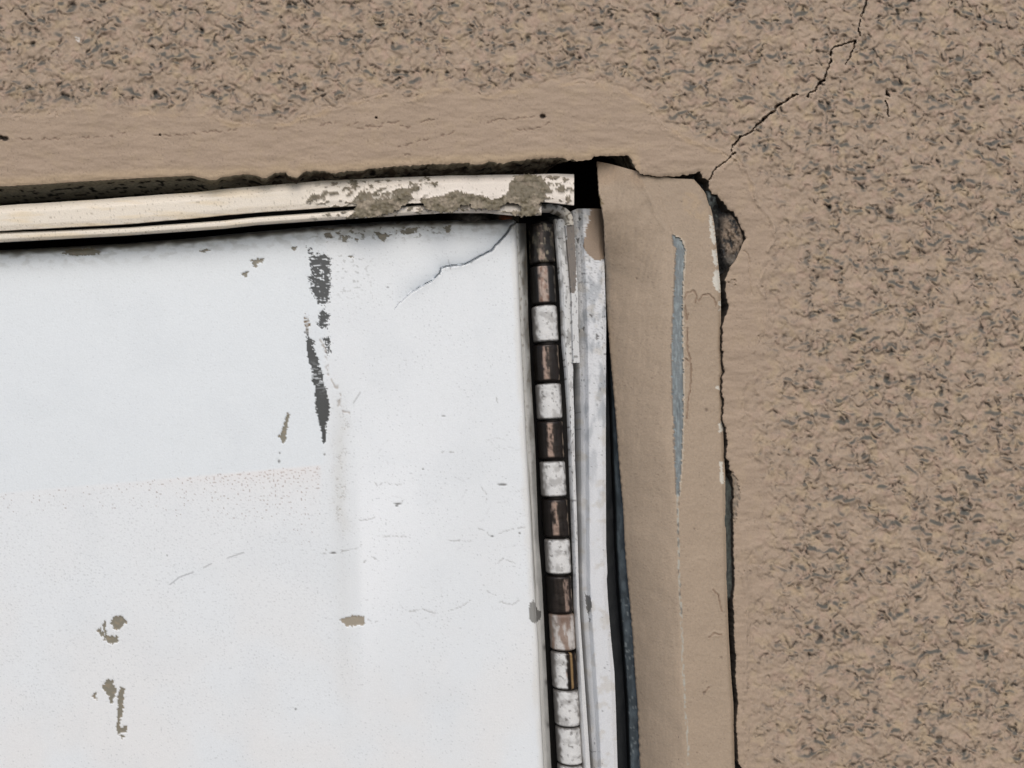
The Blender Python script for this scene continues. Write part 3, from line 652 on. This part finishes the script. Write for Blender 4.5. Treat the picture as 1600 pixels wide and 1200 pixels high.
Dp = Dp - .7 * fbm(X, Y, 380, 2, 170) - .22 * fbm(X, Y, 60, 3, 171)
# vertical dent running down the sheet and the shallow dish right of it
xd = X - (536 + .03 * (Y - 700))
Dp = Dp + 2.0 * np.exp(-(xd / 16) ** 2) * sst(540, 700, Y) * sst(1150, 930, Y) - 3.0 * np.exp(-((xd - 52) / 40) ** 2) * sst(600, 830, Y) * sst(1200, 960, Y)
Dp = Dp + 2.0 * np.exp(-((X - 770) / 60) ** 2) * sst(600, 900, Y)
Cb = np.broadcast_to(lin((219, 222, 223)), X.shape + (3,)).copy()
clean = sst(0, -4, Y - (772 - .09 * X)) * sst(515, 500, X)
Cb = mix(Cb, (215, 220, 222), clean * .7); Cb = mix(Cb, (222, 219, 215), .5 * sst(700, 1250, Y) * (1 - clean) * sst(-.4, .4, fbm(X, Y, 160, 3, 172)))
Cb = mix(Cb, (233, 235, 236), .6 * sst(0, 14, xd - 14) * np.exp(-((X - 600 + .3 * (Y - 800)) / 80) ** 2) * np.exp(-((Y - 850) / 190) ** 2))  # gloss highlight right of the dent, painted as a whiter patch
Cb = mix(Cb, (206, 207, 205), .35 * np.exp(-((xd + 6) / 15) ** 2) * sst(560, 680, Y) * sst(1250, 1000, Y))  # shaded valley of the dent, painted as a darker stripe
Cb = mix(Cb, (200, 205, 208), .14 * sst(.0, .6, fbm(X, Y, 120, 4, 173)))
Cb = Cb * (1 + .016 * perlin(X / 9, Y / 2.4, 178) + .018 * perlin(X / 2.2, Y / 2.2, 179))[..., None]
fleck = sst(.56, .8, perlin(X / 2.6, Y / 2.6, 174) + .12 * perlin(X / 70, Y / 70, 175)); Cb = mix(Cb, (146, 148, 148), .42 * fleck * (1 - .5 * clean))
# trim's soft shadow painted along the door top, then blotchy grime
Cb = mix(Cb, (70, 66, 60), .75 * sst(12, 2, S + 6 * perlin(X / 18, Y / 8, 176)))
Cb = mix(Cb, (150, 148, 140), .4 * sst(40, 10, S) * sst(-.1, .4, fbm(X, Y, 20, 4, 177, 12)))
# rust flecks along the shadow of a removed sign
sy = Y - (772 - .09 * X)
dens = sst(-2, 3, sy) * np.exp(-np.clip(sy, 0, 999) / (18 + 20 * sst(200, 480, X))) * (.25 + .75 * sst(100, 460, X)) * sst(506, 496, X)
fl = sst(.62, .72, perlin(X / 3.1, Y / 3.1, 180) * .9 + dens * .42)
Cb = mix(Cb, (136, 116, 106), .75 * fl * (dens > .04)); Cb = mix(Cb, (224, 214, 208), .4 * dens)
dens2 = sst(0, 60, sy) * sst(420, 150, sy) * .35 * sst(560, 480, X); Cb = mix(Cb, (184, 186, 187), .4 * sst(.55, .65, perlin(X / 3, Y / 3, 181) + dens2 * .3) * (dens2 > 0.02))
# brown crinkled column below the dark scrape
cx_ = 533 + 8 * perlin(Y / 40, Y * 0, 182) + .0 * Y
colm = np.exp(-((X - cx_) / 9) ** 2) * sst(600, 700, Y) * sst(850, 810, Y)
cr_ = np.abs(perlin(X / 6, Y / 5, 183) + .5 * perlin(X / 3, Y / 3, 184)); m = sst(.13, .03, cr_) * colm * sst(-.15, .25, perlin(X / 12, Y / 16, 185))
Cb = mix(Cb, (120, 110, 98), .8 * m); Dp = Dp + .8 * m; Cb = mix(Cb, (204, 204, 200), .45 * colm)
# dark scrape
SCR = [[(480, 385), (486, 386), (489, 400), (498, 396), (506, 399), (516, 402), (517, 420), (515, 436), (517, 448), (513, 462), (515, 472), (505, 476), (496, 474), (490, 458), (484, 452), (488, 440), (480, 437), (488, 426), (484, 412)],
       [(496, 488), (505, 484), (514, 490), (512, 498), (512, 512), (500, 514), (494, 505), (500, 500)], [(506, 528), (515, 526), (516, 546), (514, 556), (508, 544)]]
SC2 = [[(475, 491), (481, 491), (484, 505), (482, 512), (484, 524), (491, 534), (490, 546), (497, 560), (499, 574), (505, 582), (504, 596), (510, 606), (513, 622), (515, 640), (512, 660), (509, 670), (508, 692), (505, 692), (503, 676), (500, 664), (496, 652), (494, 640), (492, 616), (492, 602), (487, 596), (488, 580), (485, 572), (480, 560), (480, 545), (478, 522), (476, 508)]]
streak = perlin(X / 14, Y / 3.2, 186) + .5 * perlin(X / 6, Y / 2.2, 187)
for p_ in SCR:
    m = poly(X, Y, p_, 4.0, 4, 188) * sst(-.62, -.35, streak + .45 * perlin(X / 2.6, Y / 14, 189))
    Cb = mix(Cb, (38, 41, 41), .95 * m); Dp = Dp + .5 * m
    h = poly(X, Y, p_, 7, 4, 190) * sst(.1, .3, streak) * (1 - m); Cb = mix(Cb, (140, 143, 143), .55 * h)
for p_ in SC2:
    br = sst(486, 540, Y); m = poly(X, Y, p_, 3.0, 4, 191); m = m * np.clip(br + sst(-.05, .1, streak), 0, 1)
    m = m * (1 - .55 * sst(.15, .3, streak) * np.exp(-((Y - 590) / 16) ** 2))
    Cb = mix(Cb, (34, 36, 35), .95 * m); Dp = Dp + .8 * m
    Cb = mix(Cb, (140, 116, 84), .6 * m * sst(528, 505, Y))
d_, _ = ldist(X, Y, [(500, 528), (508, 545), (512, 580), (520, 600), (530, 608), (532, 620), (529, 632), (534, 641), (545, 645)], 15, 3, 7)
m = np.exp(-(d_ / 1.7) ** 2) * sst(-.3, 0.1, perlin(X / 7, Y / 7, 192)); Cb = mix(Cb, (150, 138, 126), .7 * m); Dp = Dp + .8 * m
# taupe chips
CH = [[(449, 645), (452, 648), (450, 663), (447, 676), (447, 691), (443, 692), (435, 682), (442, 671), (445, 655)],
      [(530, 969), (538, 965), (556, 962), (569, 963), (569, 977), (541, 979), (536, 974)],
      [(178.6, 962), (193.8, 964), (197, 972), (200, 973), (192, 977), (188, 983), (180, 985), (173, 973)],
      [(150, 985), (157, 981), (163, 991), (173, 995), (184, 993), (185, 1002), (175, 1007), (167, 1003), (156, 991)], [(163, 969), (166, 972), (164, 985), (170, 992), (163, 990), (161, 980)],
      [(168, 1062), (179, 1062), (176, 1069), (183, 1078), (178, 1092), (174, 1102), (170, 1089), (160, 1074)],
      [(188, 1074), (195, 1075), (193, 1089), (192, 1119), (187, 1121), (188, 1136), (192, 1138), (193, 1134), (199, 1134), (198, 1144), (188, 1145), (185, 1150), (182, 1137), (184, 1115), (184, 1085)],
      [(143, 1089), (148, 1081), (151, 1081), (149, 1087), (153, 1094), (147, 1091)], [(188, 1149), (196, 1150), (190, 1155)],
      [(390, 407), (411, 403), (412, 408), (403, 412), (400, 420), (396, 415)], [(376, 428), (388, 424), (386, 434)], [(94, 396), (110, 389), (145, 387), (160, 395), (145, 398), (120, 400)], [(310, 393), (322, 389), (329, 390), (316, 394)],
      [(584, 362), (597, 365), (614, 366), (604, 372), (600, 378), (594, 374)], [(624, 361), (640, 356), (655, 355), (646, 364), (630, 366)], [(692, 355), (704, 352), (705, 361), (699, 363)], [(534, 367), (545, 369), (541, 379), (536, 378)], [(553, 372), (561, 374), (558, 379)],
      [(505, 365), (516, 363), (520, 372), (508, 370)], [(454, 388), (464, 386), (460, 392)], [(541, 400), (552, 400), (548, 403)]]
for p_ in CH:
    m = poly(X, Y, p_, 1.9, 4, 195); Cb = mix(Cb, (118, 112, 96), .95 * m); Dp = Dp + 1.5 * m
    Cb = mix(Cb, (148, 134, 112), .5 * m * sst(.1, .4, perlin(X / 6, Y / 6, 196)))
m = poly(X, Y, CH[1], 1.9, 4, 195); Cb = mix(Cb, (160, 150, 134), .7 * m)
tp = sst(.30, .4, fbm(X, Y, 9, 3, 197, 6)) * sst(36, 16, S) * sst(470, 520, X) * sst(740, 650, X); Cb = mix(Cb, (112, 106, 92), .9 * tp); Dp = Dp + .5 * tp
tp = sst(.40, .5, fbm(X, Y, 7, 2, 198, 5)) * sst(395, 400, Y) * sst(485, 440, Y) * sst(515, 530, X) * sst(600, 560, X); Cb = mix(Cb, (150, 150, 146), .5 * tp)
d_, t_ = ldist(X, Y, [(266, 913), (280, 902), (302, 894)], 10); Cb = mix(Cb, (150, 152, 154), .8 * sst(1.5, .3, d_))
for pts in [[(318, 887), (330, 881)], [(355, 872), (381, 863)], [(552, 630), (563, 613)], [(700, 405), (704, 420)], [(736, 411), (742, 403)]]:
    d_, t_ = ldist(X, Y, pts, 10); Cb = mix(Cb, (150, 150, 150), .7 * sst(1.4, .3, d_))
# crazing on the right half
rs = np.random.RandomState(5)
HL = [[(575, 752), (586, 755), (590, 759)], [(593, 758), (602, 753), (612, 757), (628, 757)], [(615, 786), (624, 787), (631, 781)], [(778, 757), (784, 758), (792, 757)], [(752, 760), (758, 770), (762, 775), (758, 785)],
      [(745, 826), (755, 828), (765, 836), (775, 837), (788, 830), (805, 826), (820, 824)], [(690, 707), (697, 705), (708, 707)], [(562, 813), (575, 812), (585, 809)], [(567, 880), (576, 871), (583, 871), (590, 876)],
      [(500, 866), (515, 864), (527, 865), (540, 860), (555, 858), (565, 851)], [(508, 858), (512, 864)], [(535, 855), (535, 863)], [(700, 845), (720, 845), (736, 846)], [(590, 838), (620, 838), (640, 839)], [(778, 880), (785, 873), (793, 875), (804, 880)],
      [(755, 915), (763, 925), (775, 930)], [(640, 955), (660, 952), (680, 958)], [(700, 955), (720, 948), (735, 938)], [(780, 940), (800, 945), (812, 938)], [(775, 618), (778, 632)], [(575, 968), (583, 974), (590, 970)]]
for k in range(30):
    a, b = rs.uniform(570, 815), rs.uniform(680, 985); p_ = [(a, b)]; an = rs.uniform(-.5, .5)
    for j in range(rs.randint(2, 5)): an += rs.uniform(-.9, .9); a += 7 * math.cos(an); b += 7 * math.sin(an); p_.append((a, b))
    HL.append(p_)
for n_, p_ in enumerate(HL):
    d_, _ = ldist(X, Y, p_, 10, 1.6, 4); m = np.exp(-(d_ / .9) ** 2) * (.5 if n_ < 21 else .16) * sst(-.4, .1, perlin(X / 6, Y / 6, 196)); Cb = mix(Cb, (124, 120, 114), m); Dp = Dp + .5 * m
for (hx, hy, a_, b_) in [(785, 757, 8, 2), (622, 787, 7, 1.6), (693, 650, 3.5, 1.4), (521, 864, 5, 2), (769, 838, 3, 1.5), (812, 833, 2, 2), (507, 710, 2, 2), (436, 721, 2.5, 3), (661, 733, 2, 1.5), (150, 990, 0, 0), (462, 1108, 2, 2), (261, 868, 1.4, 1.4), (437, 708, 1.5, 2), (620, 790, 3, 2), (606, 449, 2, 1.5)]:
    if a_: m = sst(1.2, .5, np.hypot((X - hx) / a_, (Y - hy) / b_)); Cb = mix(Cb, (98, 98, 94), .8 * m); Dp = Dp + .6 * m
# peeling skin across the top corner: the upper flap dips under a raised lip
CK = [(806, 348), (799, 353), (794, 362), (783, 375), (774, 384), (768, 392), (752, 400), (742, 405), (728, 413), (712, 415), (700, 416), (690, 419), (686, 428), (676, 438), (660, 447), (644, 456), (632, 466), (624, 473), (616, 483)]
d_, t_ = ldist(X, Y, CK, 60, .8, 8)
up = poly(X, Y, CK + [(616, 330), (806, 330)], .8, 8, 11)
fade = sst(1.02, .75, t_)
Dp = Dp + up * 5.0 * np.exp(-(d_ / 9)) * fade - (1 - up) * 1.8 * np.exp(-(d_ / 7)) * fade
m = sst(2.0, .7, d_ / (.35 + .75 * (1 - t_))); Dp = Dp + 4 * m * fade; Cb = mix(Cb, (74, 84, 98), .85 * m)
Cb = mix(Cb, (196, 206, 214), .45 * up * np.exp(-d_ / 14) * fade)  # bluish shade above the lip painted into the colour
# grime at the hinge edge
er = DR(Y) - X
Cb = mix(Cb, (206, 203, 196), .6 * sst(14, 3, er + 5 * fbm(X, Y, 20, 3, 199, 50)))
m = poly(X, Y, [(828, 942), (834, 938), (838, 950), (846, 956), (844, 968), (836, 974), (828, 970), (826, 955)], 1.5, 5, 200); Cb = mix(Cb, (112, 110, 104), .85 * m * (er > 0))
Dp = Dp + 5 * sst(5, 0, er) ** 2
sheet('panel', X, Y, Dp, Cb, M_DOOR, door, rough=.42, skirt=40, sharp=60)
# folded edge along the hinge
X, Y, Dp, T = vrib([DR, lambda y: DR(y) * .7 + DE(y) * .3, lambda y: DE(y) - 5.5], [68, 72, 84], 349, 5400, 1.4, sub=20)
Cb = np.broadcast_to(lin((184, 182, 176)), X.shape + (3,)).copy()
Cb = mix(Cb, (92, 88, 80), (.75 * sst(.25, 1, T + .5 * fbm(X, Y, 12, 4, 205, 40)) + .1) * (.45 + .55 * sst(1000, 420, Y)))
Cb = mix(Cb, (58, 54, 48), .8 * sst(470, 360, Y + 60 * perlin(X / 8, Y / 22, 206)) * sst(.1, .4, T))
Cb = mix(Cb, (96, 84, 66), .5 * sst(.3, .5, perlin(X / 4, Y / 8, 207)) * sst(900, 500, Y))
Cb = mix(Cb, (88, 84, 78), .8 * np.exp(-((T - .12 + .06 * perlin(Y / 20, Y * 0, 208)) / .07) ** 2) * sst(700, 760, Y) * sst(960, 900, Y))
m = poly(X, Y, [(828, 942), (834, 938), (838, 950), (846, 956), (844, 968), (836, 974), (828, 970), (826, 955)], 1.5, 5, 200); Cb = mix(Cb, (78, 76, 72), .9 * m)
for yy_ in (1012, 1066, 1133): Cb = mix(Cb, (70, 66, 62), .7 * np.exp(-((Y - yy_) / 5) ** 2) * sst(.5, .9, T))
sheet('folded_edge', X, Y, Dp + .5 * fbm(X, Y, 10, 3, 209, 30), Cb, M_METAL, door, rough=.5, skirt=40, label='grimy folded hinge edge')

# ------------------------------------------------------------------ piano hinge
hinge = thing('piano_hinge', P(875, 1200, 85)[()], 'continuous barrel hinge of alternating white painted and bare bronze knuckles on the door edge', 'hinge')
AL = ip(ext([(345, 867), (400, 872), (460, 877), (540, 880), (580, 884), (640, 888), (720, 891), (820, 895), (900, 898), (950, 899), (1010, 903), (1080, 906), (1140, 909), (1200, 913)], 300, 5500))
AR = ip(ext([(345, 885), (400, 889), (460, 893), (540, 893), (580, 897), (640, 899.5), (720, 901), (820, 904.5), (900, 906.5), (950, 908), (1010, 912), (1080, 917), (1140, 921), (1200, 925)], 300, 5500))
X, Y, Dp, T = vrib([AL, lambda y: (AL(y) * .7 + AR(y) * .3), lambda y: AR(y) - 2.5 * np.clip((y - 560) / 40, 0, 1)], [69, 65, 66], 342, 5400, 1.3, sub=14)
Cb = np.broadcast_to(lin((200, 200, 198)), X.shape + (3,)).copy()
Cb = mix(Cb, (116, 114, 110), .6 * sst(.1, .45, fbm(X, Y, 8, 3, 210, 26)) * sst(1000, 500, Y)); Cb = mix(Cb, (84, 82, 78), .8 * sst(.42, .55, perlin(X / 3.5, Y / 5, 211)) * sst(1000, 700, Y))
Cb = mix(Cb, (140, 132, 122), .5 * sst(.3, 0, T) * sst(0, .4, perlin(X / 5, Y / 24, 212)))
sheet('frame_leaf', X, Y, Dp + .4 * fbm(X, Y, 12, 2, 213, 50), Cb, M_METAL, hinge, rough=.5, skirt=8, label='narrow chipped white hinge leaf')
# near-black backing added to darken the gaps round the knuckles
X, Y, Dp, T = vrib([lambda y: DE(y) - 16, lambda y: AR(y) + 6], [118, 118], 300, 5400, 6, sub=8)
sheet('added_gap_backing', X, Y, Dp, np.broadcast_to(lin((18, 16, 15)), X.shape + (3,)), M_METAL, hinge, rough=.7, label='near-black backing added for dark gaps beside the knuckles')

KN = [(846, 352, 413, 'worn'), (848.5, 417, 476, 'stripe'), (851.5, 479, 535, 'white'), (854, 539, 597, 'bronze'), (857.5, 600, 655, 'white'), (860.5, 658, 717, 'bronze'), (864, 720.5, 775, 'white'),
      (868, 779, 838, 'bronze'), (871.5, 841, 895, 'white'), (874, 898, 956, 'dark'), (878.5, 957.5, 1013, 'rust'), (881.5, 1016, 1073, 'half'), (885.5, 1075.5, 1131, 'white'), (889, 1133, 1190, 'white'),
      (892, 1192, 1248, 'white'), (895.5, 1250, 1306, 'bronze'), (899, 1308, 1364, 'white')]
LB = {'worn': 'blackened worn knuckle at the top', 'stripe': 'dark knuckle with one coppery stripe', 'white': 'white painted knuckle', 'bronze': 'bare bronze knuckle', 'dark': 'dark brown bare knuckle',
      'rust': 'white knuckle stained with rust', 'half': 'knuckle half white, half bare bronze'}
_k = KN[-1]
for q_ in range(13): KN.append((_k[0] + 3.3 * (q_ + 1), _k[1] + 58 * (q_ + 1), _k[2] + 58 * (q_ + 1), ('bronze', 'white', 'dark', 'white')[q_ % 4]))
for n_, (kx, k0, k1, kind) in enumerate(KN):
    nth, nh = 64, 44
    v = np.linspace(0, 1, nh); th = np.linspace(-math.pi, math.pi, nth)          # th = 0 faces the viewer
    TT, VV = np.meshgrid(th, v)
    hh = k1 - k0; R = 19.2
    e = np.minimum(VV, 1 - VV) * hh; rr = R - 2.6 * np.clip(1 - e / 3.2, 0, 1) ** 2
    rr = rr + .35 * fbm(TT * 12 + n_ * 50, VV * 60, 12, 3, 220 + n_)
    if kind in ('bronze', 'stripe', 'dark', 'half', 'worn'): rr = rr - .5 * sst(.1, .4, fbm(TT * 14 + n_ * 9, VV * 20, 8, 3, 240 + n_, 60))
    cy_ = k0 + VV * hh; ax = kx + (cy_ - (k0 + k1) / 2) * .055
    d0 = 86
    PXk = ax + rr * np.sin(TT) ; base = P(ax, cy_ + 1.6 * np.cos(TT) * .5, d0)
    W = base.copy(); c_, s_ = math.cos(TH), math.sin(TH)
    W[..., 0] += rr * np.sin(TT) * U * c_ * (D + d0) / D; W[..., 2] += -rr * np.sin(TT) * U * s_ * 0.2
    W[..., 1] -= rr * np.cos(TT) * U
    A = TT * R; B = VV * hh; o = n_ * 77.0
    PW = np.broadcast_to(lin((206, 205, 202)), TT.shape + (3,)).copy()
    PW = mix(PW, (140, 137, 133), .6 * sst(-.05, .5, fbm(A + o, B, 16, 4, 250))); PW = mix(PW, (84, 80, 76), .65 * sst(.44, .6, fbm(A + o, B + o, 7, 4, 251, 9) + .12 * sst(.3, .7, 1 - VV)))
    PW = mix(PW, (88, 84, 80), .9 * sst(13, 22, np.abs(A + 2) + 5 * perlin(A / 6 + o, B / 9, 249)))  # cylinder shading painted as dark sides on the white knuckles
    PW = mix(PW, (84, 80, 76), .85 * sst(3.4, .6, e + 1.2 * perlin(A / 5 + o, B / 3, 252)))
    BZ = np.broadcast_to(lin((44, 37, 33)), TT.shape + (3,)).copy()
    BZ = mix(BZ, (30, 24, 20), sst(-.1, .4, fbm(A + o, B, 8, 3, 253, 60)))
    sc_ = -7 if kind != 'dark' else 5
    stripe = sst(1.1, .7, np.abs(A - sc_ - 2 * perlin(B / 14 + o, B * 0, 254)) / 4.6) * sst(2, 6, e)
    BZ = mix(BZ, (172, 148, 134), .8 * stripe * sst(-.45, .2, fbm(A * 2 + o, B, 10, 4, 255, 16)))  # vertical metal highlight painted in as a bright worn stripe
    BZ = mix(BZ, (190, 170, 150), .6 * sst(1.1, .6, np.abs(A - 17 - perlin(B / 8 + o, B * 0, 256)) / 2.5) * sst(-.1, .2, perlin(A / 4 + o, B / 16, 257)))
    BZ = mix(BZ, (18, 15, 13), .8 * sst(12, 19, np.abs(A + 1) - 0 * A) * (A < 14)); BZ = mix(BZ, (26, 20, 17), .9 * sst(3.5, 1, e))  # shaded sides of the cylinder painted in, then dark ends
    metB = np.full(TT.shape, .4); 
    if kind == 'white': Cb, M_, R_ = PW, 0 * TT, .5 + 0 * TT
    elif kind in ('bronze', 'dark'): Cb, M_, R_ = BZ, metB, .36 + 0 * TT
    elif kind == 'worn':
        Cb = mix(BZ, (150, 140, 120), .5 * sst(.05, .35, fbm(A, B, 9, 4, 258, 22))); Cb = mix(Cb, (40, 38, 36), .8 * sst(-.25, .2, fbm(A, B, 16, 4, 259)) ); Cb = mix(Cb, (140, 130, 112), .7 * sst(.32, .45, fbm(A, B, 6, 3, 260, 14)) * sst(14, 8, np.abs(A)))
        M_, R_ = .3 + 0 * TT, .5 + 0 * TT
    elif kind == 'stripe':
        Cb = mix(BZ, (28, 26, 24), .8 + 0 * TT); s2 = sst(1.08, .9, np.abs(A + 5) / 7.5) * sst(1, 3, e)
        Cb = mix(Cb, (164, 146, 134), .85 * s2 * sst(-.6, .1, fbm(A, B, 8, 4, 261, 18))); Cb = mix(Cb, (112, 78, 60), .5 * s2 * sst(.0, .4, perlin(A / 4, B / 10, 262)))  # coppery wear and its highlight painted as one streak
        Cb = mix(Cb, (110, 104, 96), .8 * sst(1.1, .4, np.abs(A - 15) / 2.0) * sst(-.1, .2, perlin(A / 5, B / 12, 263)))
        M_, R_ = .3 + 0 * TT, .42 + 0 * TT
    elif kind == 'rust':
        Cb = mix(PW, (112, 84, 66), .85 * sst(.0, .35, fbm(A - 6, B, 10, 4, 264, 46) + .25 * np.exp(-((A + 2) / 9) ** 2))); Cb = mix(Cb, (84, 56, 42), .8 * sst(22, 8, B + 8 * perlin(A / 6, B / 9, 265)) * sst(16, 8, np.abs(A + 2)))
        Cb = mix(Cb, (150, 132, 118), .35 + 0 * TT); M_, R_ = 0 * TT, .5 + 0 * TT
    else:
        s2 = sst(-4, -1, A + 2.5 * perlin(B / 9, B * 0, 266)) ; Cb = PW * (1 - s2[..., None]) + mix(BZ, (196, 160, 112), .7 * sst(1, .5, np.abs(A - 6) / 2.6)) * s2[..., None]
        M_, R_ = .6 * s2, .5 - .15 * s2
    V = W.reshape(-1, 3); Fk = quads(nh, nth)
    # end caps
    n0 = len(V); capt = W[0, :, :].mean(0); capb = W[-1, :, :].mean(0); V = np.concatenate([V, [capt], [capb]])
    j = np.arange(nth - 1); Ft = np.stack([np.full(nth - 1, n0), j, j + 1, j + 1], -1)
    off = (nh - 1) * nth
    rim0 = W[0].copy(); rim1 = W[-1].copy()
    a0 = len(V); V = np.concatenate([V, capt + (rim0 - capt) * .3, capb + (rim1 - capb) * .3])
    F3 = np.stack([j, j + 1, a0 + j + 1, a0 + j], -1); F4 = np.stack([off + j + 1, off + j, a0 + nth + j, a0 + nth + j + 1], -1)
    V = np.delete(V, [n0, n0 + 1], 0); F3[:, 2:] -= 2; F4[:, 2:] -= 2
    Fk = np.concatenate([Fk, F3, F4])
    dk = np.broadcast_to(lin((20, 17, 15)), (2 * nth, 3))
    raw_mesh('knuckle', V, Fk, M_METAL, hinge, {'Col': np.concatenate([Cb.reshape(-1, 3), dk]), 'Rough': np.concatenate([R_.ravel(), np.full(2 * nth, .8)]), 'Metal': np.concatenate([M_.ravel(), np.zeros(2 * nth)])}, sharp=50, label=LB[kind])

# pin inside the knuckles
pv = []; pf = []
for i, yq in enumerate(np.linspace(350, 2130, 70)):
    for k in range(16):
        a = k / 16 * 2 * math.pi; b = P(846 + (yq - 382) * .0535, yq, 86); pv.append(b + np.array([math.cos(a), math.sin(a), 0]) * 14 * U)
    if i: pf += [[(i - 1) * 16 + k, (i - 1) * 16 + (k + 1) % 16, i * 16 + (k + 1) % 16, i * 16 + k] for k in range(16)]
raw_mesh('pin', np.array(pv), pf, M_METAL, hinge, {'Col': np.broadcast_to(lin((30, 25, 22)), (len(pv), 3)), 'Rough': np.full(len(pv), .5), 'Metal': np.full(len(pv), .5)})

# ------------------------------------------------------------------ ground, far below the picture
gm = bpy.data.materials.new('concrete_paving'); gm.use_nodes = True
n = gm.node_tree.nodes; l = gm.node_tree.links; b = n['Principled BSDF']; b.inputs['Roughness'].default_value = .9
no = n.new('ShaderNodeTexNoise'); no.inputs['Scale'].default_value = 14; no.inputs['Detail'].default_value = 8
cr = n.new('ShaderNodeValToRGB'); cr.color_ramp.elements[0].color = (.16, .155, .15, 1); cr.color_ramp.elements[1].color = (.27, .26, .25, 1)
l.new(no.outputs[0], cr.inputs[0]); l.new(cr.outputs[0], b.inputs['Base Color'])
raw_mesh('ground', [(-60, 0.3, -.06), (60, 0.3, -.06), (60, -60, -.06), (-60, -60, -.06)], [[0, 3, 2, 1]], gm, None, smooth=False, kind='structure')
